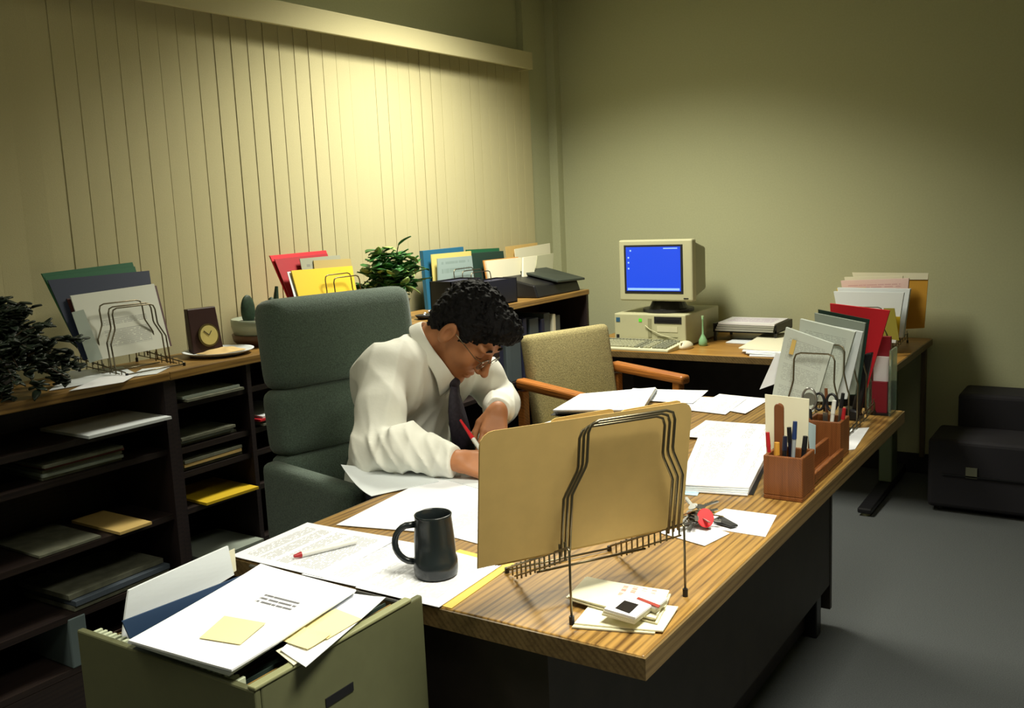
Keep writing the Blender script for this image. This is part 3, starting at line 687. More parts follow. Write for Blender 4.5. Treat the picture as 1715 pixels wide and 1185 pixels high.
# index cards and slide mounts
t = thing('card_stack', 'untidy stack of cream index cards under the slide mounts, front corner of the desk', 'cards', tuple(at(1040, 1025, 'z', ZD)))
CP = [(948, 1012), (980, 982), (1118, 1004), (1095, 1050)]
for i in range(5):
    q = [(x+(-1)**i*3*(i % 3), y-3.2*i+((i*7) % 5-2)) for x, y in CP]
    if i == 0: q = [(958, 1052), (990, 1010), (1120, 1030), (1096, 1062)]
    if i == 1: q = [(962, 1045), (1000, 1000), (1136, 1018), (1110, 1058)]
    paper('', q, ZD+.0008+.0032*i, REDINK if i == 4 else (CREAM if i % 2 else mat('cream_dim', (206, 200, 170), .8)), name='index_card', thick=.0022, parent=t, seed=i, warp=.004 if i > 1 else .001)
t = thing('slide_mount_stack', 'bundle of white slide mounts with a dark film square, on the index cards', 'slides', tuple(at(1060, 1025, 'z', ZD+.018)))
zz = ZD+.0195
for i in range(3):
    paper('', [(1008+i*2, 1030-i*4), (1048, 1000-i*3), (1104, 1012-i*3), (1062+i, 1045-i*4)], zz+.0042*i, PAPER if i == 2 else CREAM, name='mount', thick=.0036, parent=t, seed=i)
paper('', [(1030, 1018), (1046, 1005), (1070, 1012), (1054, 1027)], zz+.0122, BLACKP, name='film', thick=.0004, parent=t)
t2 = thing('small_card_bundle', 'small bundle of white cards with a reddish band, beside the slide mounts', 'cards', tuple(at(1090, 1008, 'z', ZD+.018)))
for i in range(3): paper('', [(1055+i, 1012-i*3), (1072, 996-i*2), (1118, 1010-i*3), (1098, 1026-i*3)], ZD+.0185+.004*i, CREAM if i < 2 else PAPER, name='card', thick=.0035, parent=t2)
paper('', [(1066, 1003), (1069, 1000), (1106, 1014), (1103, 1018)], ZD+.0312, mat('band', (150, 60, 50), .6), name='rubber_band', thick=.0012, parent=t2)
# keys with a red tag
kx, ky = [float(v) for v in at(1165, 872, 'z', ZD+.01)[:2]]
ks = thing('key_bunch', 'large bunch of metal keys with a red tag, on the note paper', 'keys', (kx, ky, ZD+.003))
BRASS = mat('key_brass', (150, 132, 84), .3, metal=.9); STEEL = mat('key_steel', (150, 150, 146), .3, metal=.9)
MB().tube([(.018*math.cos(a), .018*math.sin(a), .020+.004*math.sin(2*a)) for a in [2*math.pi*i/20 for i in range(20)]], .0012, closed=True).build('key_ring', STEEL, ks, smooth=True)
rk = random.Random(5)
for i in range(18):
    a = rk.uniform(0, 6.28); pz = .002+.0016*i; L = rk.uniform(.030, .042); R = rotm(rz=a, ry=rk.uniform(-.15, .35), rx=rk.uniform(-.5, .5))
    kbm = MB(); V = []
    pts = [(.010*math.cos(g)+.010, .0105*math.sin(g)) for g in [2*math.pi*q/12 for q in range(12)]]
    n_ = len(pts)
    c = np.array([.004*math.cos(a), .004*math.sin(a), pz+.004])
    V = [R @ np.array([x, y, 0])+c for x, y in pts]+[R @ np.array([x, y, .0018])+c for x, y in pts]
    kbm.add(V, [tuple(range(n_))[::-1], tuple(range(n_, 2*n_))]+[(q, (q+1) % n_, n_+(q+1) % n_, n_+q) for q in range(n_)])
    kbm.box(R @ np.array([.018+L/2, 0, .0009])+c, (L, .006, .0018), R)
    for q in range(4): kbm.box(R @ np.array([.028+q*.006, .0035, .0009])+c, (.003, .003, .0018), R)
    kbm.build('key', BRASS if i % 3 == 0 else STEEL, ks)
REDT = mat('red_plastic_tag', (220, 24, 34), .3, emit=None)
tg = MB(); pts = [(.017*math.cos(g), .020*math.sin(g)) for g in [2*math.pi*q/24 for q in range(24)]]
Rt = rotm(rz=.5, rx=.0) @ rotm(rx=math.radians(58)); cc = np.array([.028, -.016, .022])
V = [Rt @ np.array([x, y, 0])+cc for x, y in pts]+[Rt @ np.array([x, y, .004])+cc for x, y in pts]
tg.add(V, [tuple(range(24))[::-1], tuple(range(24, 48))]+[(q, (q+1) % 24, 24+(q+1) % 24, 24+q) for q in range(24)])
tg.build('red_tag', REDT, ks, bev=.001)
FOB = mat('black_leather', (28, 28, 28), .5)
MB().hexa([(.03, .02, .001), (.075, .005, .001), (.085, .02, .001), (.04, .04, .001), (.03, .02, .010), (.075, .005, .006), (.085, .02, .006), (.04, .04, .014)]).build('leather_fob', FOB, ks, bev=.002)
# ------------------------------------------------------------------ wooden desk organizer
og = thing('desk_organizer', 'cherry wood desk organizer with two pen cups and trays at the desk edge', 'organizer', (-.645, 2.26, ZD), rz=math.radians(0))
def cup(x0, x1, y0, y1, h, name):
    b = MB(); w_ = .008
    b.box2((x0, y0, ZD), (x1, y1, ZD+.01)); b.box2((x0, y0, ZD+.01), (x1, y0+w_, ZD+h)); b.box2((x0, y1-w_, ZD+.01), (x1, y1, ZD+h)); b.box2((x0, y0+w_, ZD+.01), (x0+w_, y1-w_, ZD+h)); b.box2((x1-w_, y0+w_, ZD+.01), (x1, y1-w_, ZD+h))
    return b.build(name, ORGW, og, world=True, bev=.002)
cup(-.690, -.602, 2.03, 2.125, .10, 'pen_cup'); cup(-.705, -.617, 2.40, 2.49, .10, 'pen_cup')
b = MB(); b.box2((-.690, 2.125, ZD), (-.61, 2.40, ZD+.012)); b.build('base_board', ORGW, og, world=True, bev=.002)
for x, h in ((-.690, .085), (-.655, .060), (-.618, .035)): MB().box2((x, 2.125, ZD+.012), (x+.010, 2.40, ZD+h)).build('tray_rail', ORGW, og, world=True, bev=.002)
BR = mat('brown_wood_handle', (112, 66, 36), .4)
t = thing('letter_opener', 'brown wooden round-topped ruler standing in the near pen cup', 'letter opener', (-.672, 2.09, ZD+.02))
b = MB(); pts = [(-.011, 0), (.011, 0), (.011, .185)]+[(.011*math.cos(g), .185+.011*math.sin(g)) for g in [math.pi*q/8 for q in range(1, 8)]]+[(-.011, .185)]
n_ = len(pts); V = [(-.672+x, 2.082, ZD+.012+z) for x, z in pts]+[(-.672+x, 2.092, ZD+.012+z) for x, z in pts]
b.add(V, [tuple(range(n_)), tuple(range(n_, 2*n_))[::-1]]+[(q, n_+q, n_+(q+1) % n_, (q+1) % n_) for q in range(n_)]); b.build('handle', BR, t, world=True, bev=.003)
def pen(label, x, y, z0, tipx, tipy, ztop, r, body, capm, name='pen', capfrac=.25):
    a = np.array([x, y, z0]); b_ = np.array([tipx, tipy, ztop]); ax = b_-a
    t = thing(name, label, 'pen', (x, y, z0))
    MB().cyl(a, a+ax*(1-capfrac), r*.8, r, 10).build('barrel', body, t, world=True)
    MB().cyl(a+ax*(1-capfrac), b_, r*1.15, r*1.0, 10).build('cap', capm, t, world=True)
BLUEP = mat('blue_pen', (30, 50, 96), .35); NAVY = mat('navy_pen', (22, 26, 48), .35); CLR = mat('clear_barrel', (150, 156, 160), .2)
pen('blue capped pen standing tallest in the near pen cup', -.640, 2.07, ZD+.012, -.632, 2.075, ZD+.172, .0048, CLR, BLUEP)
pen('red pen at the left side of the near pen cup', -.681, 2.06, ZD+.012, -.690, 2.06, ZD+.145, .0045, REDC, REDC)
pen('black pen leaning in the middle of the near pen cup', -.652, 2.05, ZD+.012, -.650, 2.06, ZD+.14, .005, BLACKP, NAVY)
pen('dark pen at the back of the near pen cup', -.645, 2.10, ZD+.012, -.655, 2.105, ZD+.15, .005, NAVY, BLACKP)
pen('short yellow pencil in the near pen cup', -.667, 2.05, ZD+.012, -.667, 2.055, ZD+.125, .006, mat('pencil_yellow', (196, 140, 50), .5), mat('pencil_yellow', (196, 140, 50), .5))
pen('black marker at the right side of the near pen cup', -.622, 2.08, ZD+.012, -.612, 2.085, ZD+.138, .0052, BLACKP, BLACKP)
def scissors(label, x, y, z0):
    t = thing('scissors', label, 'scissors', (x, y, z0))
    MB().box2((x-.006, y-.002, z0), (x+.006, y+.002, z0+.10)).build('blades', STEEL, t, world=True)
    for s in (-1, 1):
        c = np.array([x+s*.016, y, z0+.128])
        MB().tube([c+np.array([.013*math.cos(a), 0, .022*math.sin(a)]) for a in [2*math.pi*i/16 for i in range(16)]], .0035, closed=True).build('handle_loop', BLACKP, t, world=True, smooth=True)
scissors('black-handled scissors standing in the far pen cup', -.668, 2.45, ZD+.012)
t = thing('magnifying_glass', 'round grey magnifying glass standing at the left of the far pen cup', 'magnifier', (-.69, 2.42, ZD+.012))
MB().cyl((-.692, 2.425, ZD+.012), (-.700, 2.425, ZD+.125), .004).build('handle', BLACKP, t, world=True)
MB().tube([(-.702+.018*math.cos(a), 2.425, ZD+.150+.028*math.sin(a)) for a in [2*math.pi*i/20 for i in range(20)]], .003, closed=True).build('rim', STEEL, t, world=True, smooth=True)
MB().cyl((-.702, 2.424, ZD+.150), (-.702, 2.426, ZD+.150), .017, n=20).build('lens', mat('lens_grey', (110, 118, 116), .1, metal=.4), t, world=True)
pen('white pen leaning in the far pen cup', -.655, 2.43, ZD+.012, -.640, 2.43, ZD+.15, .005, WHB, WHB)
pen('silver pen leaning right in the far pen cup', -.645, 2.46, ZD+.012, -.625, 2.455, ZD+.165, .0045, STEEL, BLACKP)
pen('red and white pen at the right of the far pen cup', -.632, 2.44, ZD+.012, -.618, 2.44, ZD+.13, .0045, WHB, REDC)
pen('brown pencil in the far pen cup', -.665, 2.47, ZD+.012, -.675, 2.48, ZD+.17, .004, BR, BR)
o = quad('standing_card', 'tall pale envelope standing behind the near pen cup', 'card', [(1284, 822), (1350, 832), (1355, 668), (1281, 660)], (2.135, 2.135, 2.135, 2.135), 'y', CREAM, .003)
t = quad('folded_note', 'small bluish folded note standing in the organizer tray', 'card', [(1357, 766), (1365, 760), (1366, 712), (1352, 706)], (2.16, 2.2, 2.2, 2.16), 'y', mat('pale_blue_paper2', (180, 200, 206), .8), .002)
# ------------------------------------------------------------------ second desk rack with upright papers
wire_rack('wire rack full of upright papers at the far right of the desk', (-.735, 2.56, ZD), math.radians(90), .40, .15, .04, (0.0, .10, .20, .30), .25, .10, teeth=10)
G2 = 'papers in the rack on the far right of the desk'
def sh(label, px, v, m, th=.004, axis='y', name='paper_bundle', cat='papers', g=None, warp=0.0, seed=1):
    v = (v,)*4 if isinstance(v, (int, float)) else v
    return quad(name, label, cat, px, v, axis, m, th, group=g, warp=warp, seed=seed)
o = sh('front white report with a yellow flag in the desk rack, nearest the viewer', [(1292, 668), (1362, 690), (1396, 576), (1316, 548)], 2.60, TXTR, .012, g=G2)
quad('flag', None, None, [(1321, 592), (1328, 594), (1334, 570), (1327, 568)], (2.594,)*4, 'y', mat('flag_yellow', (222, 190, 110), .8), .001, parent=o, lab='yellow flag')
sh('white sheet flaring out to the left of the desk rack', [(1272, 652), (1305, 640), (1312, 595), (1300, 590)], (2.615, 2.62, 2.62, 2.615), PAPER, .002, name='paper_sheet', cat='paper')
sh('second white bundle in the desk rack, behind the front report', [(1330, 672), (1398, 672), (1432, 556), (1340, 534)], 2.69, TXTR, .016, g=G2)
sh('grey-white bundle in the desk rack, its edge curved', [(1350, 668), (1418, 668), (1445, 556), (1360, 540)], 2.74, PAPER2, .012, g=G2)
sh('grey sheets in clear cover just before the green folder in the desk rack', [(1370, 662), (1432, 660), (1449, 541), (1364, 524)], 2.80, GREYP, .012, g=G2)
sh('dark green folder in the desk rack', [(1376, 664), (1438, 662), (1456, 535), (1370, 518)], 2.84, DKGREEN, .006, name='green_folder', cat='folder')
sh('bright red folder in the desk rack, furthest back', [(1398, 655), (1452, 650), (1490, 520), (1390, 508)], 2.92, RED_F, .01, name='red_folder', cat='folder')
# acrylic holder at the desk end
ah = thing('brochure_holder', 'clear upright holder with red and white leaflets at the far right desk corner', 'holder', (-.652, 2.99, ZD))
ACR = mat('acrylic', (200, 226, 206), .05, trans=.85)
MB().box2((-.620, 2.96, ZD), (-.614, 3.04, ZD+.20)).build('side_wall', ACR, ah, world=True)
MB().box2((-.685, 2.96, ZD), (-.679, 3.04, ZD+.20)).build('side_wall', ACR, ah, world=True)
MB().box2((-.679, 2.96, ZD), (-.620, 3.04, ZD+.006)).build('base', BLACKP, ah, world=True)
t = thing('leaflet_stack', 'red and white leaflets standing inside the clear holder', 'leaflets', (-.652, 2.99, ZD+.006))
DKRED = mat('dark_red_leaflet', (132, 24, 40), .5)
MB().box2((-.672, 2.975, ZD+.006), (-.628, 2.99, ZD+.10)).build('lower_leaflet', DKRED, t, world=True)
MB().box2((-.672, 2.992, ZD+.006), (-.628, 3.0, ZD+.175)).build('white_leaflet', PAPER2, t, world=True)
MB().box2((-.678, 3.002, ZD+.006), (-.626, 3.02, ZD+.235)).build('tall_leaflet', DKRED, t, world=True)
tp = thing('stapler', 'black stapler standing on end against the red folder', 'stapler', (-.70, 2.925, ZD))
b = MB(); b.hexa([(-.715, 2.88, ZD+.0), (-.688, 2.88, ZD+.0), (-.688, 2.91, ZD), (-.715, 2.91, ZD), (-.672, 2.875, ZD+.20), (-.650, 2.875, ZD+.205), (-.650, 2.90, ZD+.205), (-.672, 2.90, ZD+.20)]); b.build('arm', BLACKP, tp, world=True, bev=.005)
b = MB(); b.hexa([(-.735, 2.86, ZD+.0), (-.68, 2.86, ZD+.0), (-.68, 2.92, ZD), (-.735, 2.92, ZD), (-.73, 2.865, ZD+.035), (-.69, 2.865, ZD+.03), (-.69, 2.915, ZD+.03), (-.73, 2.915, ZD+.035)]); b.build('base', BLACKP, tp, world=True, bev=.005)
# ------------------------------------------------------------------ rack on the computer table
wire_rack('wire rack of envelopes on the right end of the computer table', (-1.02, 4.32, TZ), math.radians(90), .46, .20, .05, (.03, .16, .30, .42), .22, .08, teeth=10)
sh('olive and yellow card upright at the front of the table rack', [(1478, 566), (1506, 570), (1498, 516), (1480, 516)], 4.36, mat('olive_card', (150, 140, 50), .75), .004, name='card', cat='card')
sh('yellow sheet behind the olive card in the table rack', [(1490, 568), (1505, 568), (1508, 530), (1495, 530)], 4.39, YEL_F, .003, name='card', cat='card')
sh('white bundle with yellow edge in the table rack', [(1412, 572), (1500, 574), (1514, 490), (1396, 488)], 4.44, PAPER2, .018, g='bundles in the table rack')
sh('pale grey-white bundle in the table rack behind the front one', [(1420, 568), (1512, 565), (1524, 484), (1402, 482)], 4.52, PAPER2, .03, g='bundles in the table rack')
sh('thin yellow sheet rising above the white bundle in the table rack', [(1420, 560), (1440, 560), (1450, 481), (1401, 483)], 4.56, YEL_F, .002, name='paper_sheet', cat='paper')
sh('pink printed bundle in the table rack', [(1425, 562), (1515, 560), (1522, 466), (1408, 470)], 4.62, PINKP, .02, g='bundles in the table rack')
sh('cream pink bundle near the back of the table rack', [(1430, 558), (1505, 556), (1512, 462), (1414, 464)], 4.70, CREAM, .015, g='bundles in the table rack')
sh('large orange-yellow envelope at the back of the table rack', [(1440, 555), (1548, 549), (1555, 459), (1428, 457)], 4.78, mat('envelope_ochre', (198, 146, 44), .7), .006, name='envelope', cat='envelope')
sh('white sheet strip over the top of the ochre envelope', [(1430, 468), (1554, 468), (1555, 457), (1427, 456)], 4.775, CREAM, .002, name='paper_sheet', cat='paper')
# ------------------------------------------------------------------ open file box in front of the desk
fx0, fx1, fy0, fy1, fz = -1.41, -.993, .815, 1.185, .77
fb = thing('file_cabinet', 'open olive-grey metal file drawer box at the lower left, full of hanging folders', 'file cabinet', ((fx0+fx1)/2, (fy0+fy1)/2, 0))
b = MB(); q = .012
b.box2((fx0, fy0, .02), (fx1, fy0+q, fz)); b.build('front_panel', FILEG, fb, world=True, bev=.003)
b = MB(); b.box2((fx1-q, fy0+q, .02), (fx1, fy1, fz)); b.build('side_panel', FILEG, fb, world=True, bev=.003)
b = MB(); b.box2((fx0, fy0+q, .02), (fx0+q, fy1, fz-.06)); b.build('side_panel', FILEG, fb, world=True, bev=.003)
b = MB(); b.box2((fx0+q, fy1-q, .02), (fx1-q, fy1, fz-.10)); b.build('rear_panel', FILEG, fb, world=True)
b = MB(); b.box2((fx0+q, fy0+q, .35), (fx1-q, fy1-q, .36)); b.build('drawer_floor', FILEG, fb, world=True)
b = MB(); b.box2((fx0, fy0, .0), (fx1, fy1, .02)); b.build('base', BLACKP, fb, world=True)
RIMM = mat('rim_light_olive', (140, 142, 104), .4)
b = MB(); b.box2((fx1-.014, fy0, fz), (fx1+.002, fy1-.03, fz+.006)); b.build('rim', RIMM, fb, world=True, bev=.002)
b = MB(); b.box2((fx1, .945, .683), (fx1+.0015, 1.005, .697)); b.build('pull_slot', BLACKP, fb, world=True)
b = MB(); b.box2((fx1, .905, .26), (fx1+.002, 1.045, .275)); b.build('pull_slot', BLACKP, fb, world=True)
for y in (fy0+.020, fy1-.020): MB().cyl((fx0+q, y, fz-.012), (fx1-q, y, fz-.012), .003, n=8).build('hanging_rail', STEEL, fb, world=True)
DKF = mat('dark_green_hanger', (34, 50, 44), .7); TIPM = mat('hanger_tip', (196, 204, 176), .4); BRF = mat('brown_hanger', (70, 46, 42), .7)
xs = [fx0+.03+i*.0125 for i in range(28)]
ORD = ('first', 'second', 'third', 'fourth', 'fifth', 'sixth', 'seventh', 'eighth', 'ninth', 'tenth', 'eleventh', 'twelfth', 'thirteenth', 'fourteenth', 'fifteenth', 'sixteenth', 'seventeenth', 'eighteenth', 'nineteenth', 'twentieth', 'twenty-first', 'twenty-second', 'twenty-third', 'twenty-fourth', 'twenty-fifth', 'twenty-sixth', 'twenty-seventh', 'twenty-eighth')
HC = ('brown', 'dark green', 'dark green', 'tan', 'blue', 'dark green')
for i, x in enumerate(xs):
    m_ = (BRF, DKF, DKF, mat('tan_hanger', (140, 112, 56), .7), BLUE_F, DKF)[i % 6]
    if i in (1, 2): m_ = mat('tan_hanger', (140, 112, 56), .7)
    t = thing('hanging_folder', (('tan' if i in (1, 2) else HC[i % 6]))+' hanging folder in the open drawer, '+ORD[i]+' from the left', 'folder', (x, (fy0+fy1)/2, fz-.25), group='hanging folders in the open drawer')
    MB().box2((x-.0012, fy0+.026, fz-.26), (x+.0012, fy1-.026, fz-.016)).build('folder_body', m_, t, world=True)
    for y in (fy0+.019,): MB().box2((x-.003, y-.007, fz-.013), (x+.003, y+.007, fz-.001)).build('hook_tip', TIPM, t, world=True, bev=.001)
# tall papers sticking up at the left of the drawer
o = quad('paper_bundle', 'pale papers standing up at the left side of the open file drawer', 'papers', [(203, 1075), (392, 962), (382, 914), (214, 988)], (-1.335, -1.335, -1.35, -1.345), 'x', PAPER2, .004, back=(-.004, 0, 0), warp=.004)
o = quad('paper_sheet', 'thin paper just behind the pale papers standing in the file drawer', 'paper', [(245, 1045), (396, 955), (393, 918), (250, 985)], (-1.345, -1.345, -1.355, -1.355), 'x', CREAM, .001, back=(-.001, 0, 0))
o = quad('blue_folder', 'dark blue folder standing beside the pale papers in the file drawer', 'folder', [(225, 1085), (430, 985), (428, 955), (205, 1040)], (-1.30, -1.30, -1.305, -1.305), 'x', BLUE_F, .003, back=(-.003, 0, 0))
t = thing('report', 'large white report with a yellow sticky note lying across the open file drawer', 'papers', tuple(at(400, 1040, 'z', .79)))
PT = [(214, 1077), (436, 951), (592, 990), (384, 1129)]
for i in range(4):
    P = [at(x+1.5*i*(1 if k in (2, 3) else .3), y+1.5*(3-i)*(1 if k in (2, 3) else .2), 'z', .779+.004*i) for k, (x, y) in enumerate(PT)]
    P = [P[3], P[2], P[1], P[0]]; P = [P[3], P[0], P[1], P[2]]
    sheet('pages' if i < 3 else 'cover_page', P, PAPER2 if i < 3 else TXT3, t, .003, tv=(0, 0, .003), warp=.006 if i == 3 else .002, seed=2)
o = paper('', [(334, 1068), (376, 1031), (445, 1043), (402, 1079)], .7968, STICKY, name='sticky_note', thick=.0006, parent=t)
o = paper('white sheet right of the big report on the file drawer, under the double sticky notes', [(470, 1090), (575, 993), (646, 1003), (512, 1117)], .780, PAPER, seed=31, warp=.003)
o = paper('small pale note under the front of the sticky notes on the drawer', [(462, 1090), (520, 1062), (545, 1078), (492, 1114)], .7775, CREAM, seed=33)
t = thing('sticky_notes', 'two overlapping yellow sticky notes right of the big report on the file drawer', 'notes', tuple(at(530, 1055, 'z', .784)))
paper('', [(498, 1052), (562, 1019), (606, 1036), (548, 1070)], .7835, STICKY, name='sticky_note', thick=.0006, parent=t)
paper('', [(470, 1072), (498, 1050), (555, 1064), (515, 1087)], .7845, STICKY, name='sticky_note', thick=.0006, parent=t, warp=.004)
# ------------------------------------------------------------------ things on the bookcase row
wire_rack('wire rack at the left holding green folders and a white printed sheet', (-2.575, 1.845, BZ), math.pi, .24, .21, .045, (.055, .075, .12, .17), .20, .12, teeth=8)
quad('green_hanging_folder', 'green hanging folder, rearmost in the left wire rack', 'folder', [(140, 598), (262, 572), (222, 439), (70, 458)], (-2.74, -2.74, -2.83, -2.83), 'x', GREEN_F, .006)
quad('green_hanging_folder', 'second green hanging folder just in front of the rearmost one', 'folder', [(141, 600), (262, 574), (226, 446), (75, 464)], (-2.725, -2.725, -2.815, -2.815), 'x', GREEN_F, .003)
quad('navy_folder', 'dark navy folder between the green folders and the white printed sheet', 'folder', [(140, 603), (268, 576), (250, 453), (80, 469)], (-2.71, -2.71, -2.80, -2.80), 'x', mat('navy_folder', (32, 42, 66), .7), .004)
quad('black_folder', 'black sheet behind the white printed sheet in the left wire rack', 'folder', [(150, 606), (288, 579), (262, 478), (112, 500)], (-2.695, -2.695, -2.775, -2.775), 'x', mat('maroon_edge', (70, 30, 26), .6), .003)
quad('printed_sheet', 'white printed sheet in a clear cover at the front of the left wire rack', 'paper', [(153, 605), (285, 580), (258, 475), (118, 495)], (-2.685, -2.685, -2.765, -2.765), 'x', textpaper('grey_print', base=(206, 208, 196), lines=44, fill=.62, strength=.5, seed=12, u0=.25, u1=.8, v0=.15, v1=.75), .004)
quad('grey_sheet', 'grey paper half behind the left edge of the white printed sheet', 'paper', [(150, 608), (172, 600), (140, 518), (120, 523)], (-2.676, -2.676, -2.735, -2.735), 'x', GREYP, .001)
paper('white sheet on the bookcase top in front of the left wire rack', [(82, 655), (118, 622), (205, 614), (232, 628)], BZ+.001, PAPER2, seed=40, warp=.003)
paper('second white sheet on the bookcase top, nearer the front edge', [(115, 655), (168, 632), (240, 622), (206, 640)], BZ+.003, PAPER, seed=41)
paper('narrow white sheet on the bookcase top right of the left rack foot', [(212, 632), (238, 618), (290, 612), (262, 626)], BZ+.001, PAPER2, seed=42)
# clock
cx, cy = -2.72, 2.165
ck = thing('desk_clock', 'square dark wooden desk clock with a round gold dial, on the bookcase', 'clock', (cx, cy, BZ), rz=math.radians(-6))
MB().hexa([(-.02, -.060, 0), (.012, -.060, 0), (.012, .060, 0), (-.02, .060, 0), (-.035, -.056, .160), (-.012, -.056, .160), (-.012, .056, .160), (-.035, .056, .160)]).build('body', mat('clock_wood', (52, 32, 30), .35), ck, bev=.003)
R = rotm(ry=-.15)
d0 = np.array([.0045, .006, .064])
MB().cyl(d0, d0+R @ np.array([.006, 0, 0]), .040, n=36).build('bezel', BRASS, ck)
MB().cyl(d0+R @ np.array([.006, 0, 0]), d0+R @ np.array([.0072, 0, 0]), .034, n=36).build('dial', mat('gold_dial', (190, 176, 110), .35), ck)
for a, L in ((.9, .018), (2.4, .025)):
    e_ = d0+R @ np.array([.0085, L*math.cos(a), L*math.sin(a)]); MB().cyl(d0+R @ np.array([.0085, 0, 0]), e_, .0012, n=6).build('hand', BLACKP, ck)
# plate
pl = thing('paper_plate', 'white round plate with a beige crumpled napkin in front of the desk clock', 'plate', (-2.655, 2.16, BZ))
MB().lathe([(0, .002), (.085, .002), (.115, .014), (.120, .016), (.120, .018), (.112, .017), (.084, .006), (0, .005)], n=40).build('plate', PAPER2, pl, smooth=True)
nk = thing('napkin', 'crumpled beige napkin lying on the white plate', 'napkin', (-2.655, 2.175, BZ+.006))
rn = random.Random(7); V = []; F = []
for j in range(9):
    for i in range(9): V.append(((i/8-.5)*.10, (j/8-.5)*.15, .004+rn.uniform(0, .022)*(1-abs(i/4-1)**2)*(1-abs(j/4-1)**2)))
F = [(j*9+i, j*9+i+1, (j+1)*9+i+1, (j+1)*9+i) for j in range(8) for i in range(8)]
o = link('cloth', V, F, mat('napkin_beige', (216, 186, 130), .9), nk, True); o.modifiers.new('thickness', 'SOLIDIFY').thickness = .003; o.modifiers.new('smooth', 'SUBSURF').levels = 1
# cactus bowl
cb = thing('cactus_bowl', 'round white and brown banded bowl planted with cacti, left of the office chair', 'planter', (-2.70, 2.42, BZ))
MB().lathe([(0, 0), (.10, 0), (.118, .02), (.122, .042), (.112, .042), (.10, .034), (0, .034)], n=40).build('saucer', mat('bowl_brown', (96, 66, 44), .5), cb, smooth=True)
MB().lathe([(.0, .034), (.112, .036), (.122, .075), (.122, .098), (.114, .098), (.112, .088), (0, .086)], n=40).build('bowl', mat('bowl_glaze', (150, 158, 138), .35), cb, smooth=True)
MB().lathe([(0, .086), (.11, .087), (0, .094)], n=24).build('soil', mat('soil', (40, 32, 28), 1), cb)
CACT = mat('cactus_green', (38, 66, 44), .6, noise=.4, scale=90)
blob('cactus_pad', CACT, cb, (.0, -.075, .132), (.012, .032, .056), world=False)
blob('cactus_pad', CACT, cb, (.01, .03, .125), (.016, .02, .045), world=False)
b = MB(); b.cyl((-.005, .095-.04, .08), (-.005, .075, .205), .018, .006, 10); b.build('cactus_column', CACT, cb, smooth=False)
# middle rack
wire_rack('wire rack of red and yellow folders between the cactus bowl and the leafy plant', (-2.58, 2.80, BZ), math.pi, .22, .20, .05, (.035, .08, .12, .16), .215, .10, teeth=8)
quad('red_hanging_folder', 'bright red hanging folder standing behind the office chair', 'folder', [(492, 520), (580, 520), (546, 419), (452, 428)], (-2.72, -2.72, -2.80, -2.80), 'x', RED_F, .006)
quad('red_hanging_folder', 'second red folder, slightly lower, in front of the first red one', 'folder', [(495, 521), (584, 521), (548, 424), (460, 434)], (-2.705, -2.705, -2.785, -2.785), 'x', mat('red_folder_dark', (168, 26, 40), .65), .004)
quad('grey_sheet', 'grey printed sheet between the red and yellow folders', 'paper', [(520, 520), (590, 518), (569, 427), (502, 433)], (-2.69, -2.69, -2.76, -2.76), 'x', textpaper('grey_doc', base=(150, 152, 132), lines=10, fill=.5, strength=.5, seed=3), .003)
quad('manila_folder', 'olive manila folder edge right of the grey sheet, behind the yellow folder', 'folder', [(535, 520), (604, 518), (587, 433), (525, 436)], (-2.68, -2.68, -2.75, -2.75), 'x', mat('olive_manila', (170, 150, 90), .7), .003)
quad('white_sheet', 'white sheet just behind the left edge of the yellow folder', 'paper', [(500, 522), (590, 522), (578, 450), (481, 455)], (-2.665, -2.665, -2.735, -2.735), 'x', PAPER2, .002)
quad('yellow_folder', 'bright yellow folder at the front of the middle wire rack', 'folder', [(508, 524), (602, 522), (590, 445), (488, 453)], (-2.655, -2.655, -2.725, -2.725), 'x', YEL_F, .005)
# right rack and binders behind the man's head
wire_rack('wire rack of binders on the bookcase behind the man\'s head', (-2.57, 3.72, BZ), math.pi, .24, .22, .04, (.05, .10, .15), .16, .10, teeth=8)
quad('blue_binder', 'bright blue binder at the left of the group behind the man\'s head', 'binder', [(718, 520), (785, 505), (776, 413), (708, 420)], (-2.79, -2.79, -2.83, -2.83), 'x', TEALB, .02)
quad('yellow_folder', 'pale yellow folder in front of the bright blue binder', 'folder', [(730, 520), (795, 508), (789, 420), (722, 426)], (-2.76, -2.76, -2.80, -2.80), 'x', mat('pale_yellow', (206, 190, 110), .7), .004)
quad('grey_blue_folder', 'pale grey-blue folder right of the pale yellow one', 'folder', [(736, 525), (800, 512), (790, 428), (733, 433)], (-2.73, -2.73, -2.77, -2.77), 'x', textpaper('grey_blue_streak', base=(140, 158, 156), ink=(110, 130, 124), lines=6, fill=.6, strength=.5), .006)
quad('green_hanging_folder', 'green folder top with a raised tab behind the man\'s head', 'folder', [(790, 500), (845, 492), (836, 415), (781, 418)], (-2.80, -2.80, -2.83, -2.83), 'x', GREEN_F, .006)
quad('tab', None, None, [(818, 420), (836, 418), (836, 407), (820, 409)], (-2.83, -2.83, -2.832, -2.832), 'x', GREEN_F, .003, parent=None) if False else None
quad('dark_green_binder', 'very dark green binder right of the grey-blue folder', 'binder', [(796, 505), (852, 498), (843, 420), (790, 424)], (-2.77, -2.77, -2.80, -2.80), 'x', DKGREEN, .02)
quad('manila_folder', 'tan folder rising behind the white papers near the room corner', 'folder', [(855, 495), (905, 490), (900, 406), (847, 413)], (-2.82, -2.82, -2.85, -2.85), 'x', MANILA, .004)
quad('white_sheet', 'pale sheet at the back of the group near the room corner', 'paper', [(870, 495), (925, 490), (921, 407), (862, 417)], (-2.80, -2.80, -2.83, -2.83), 'x', CREAM, .004)
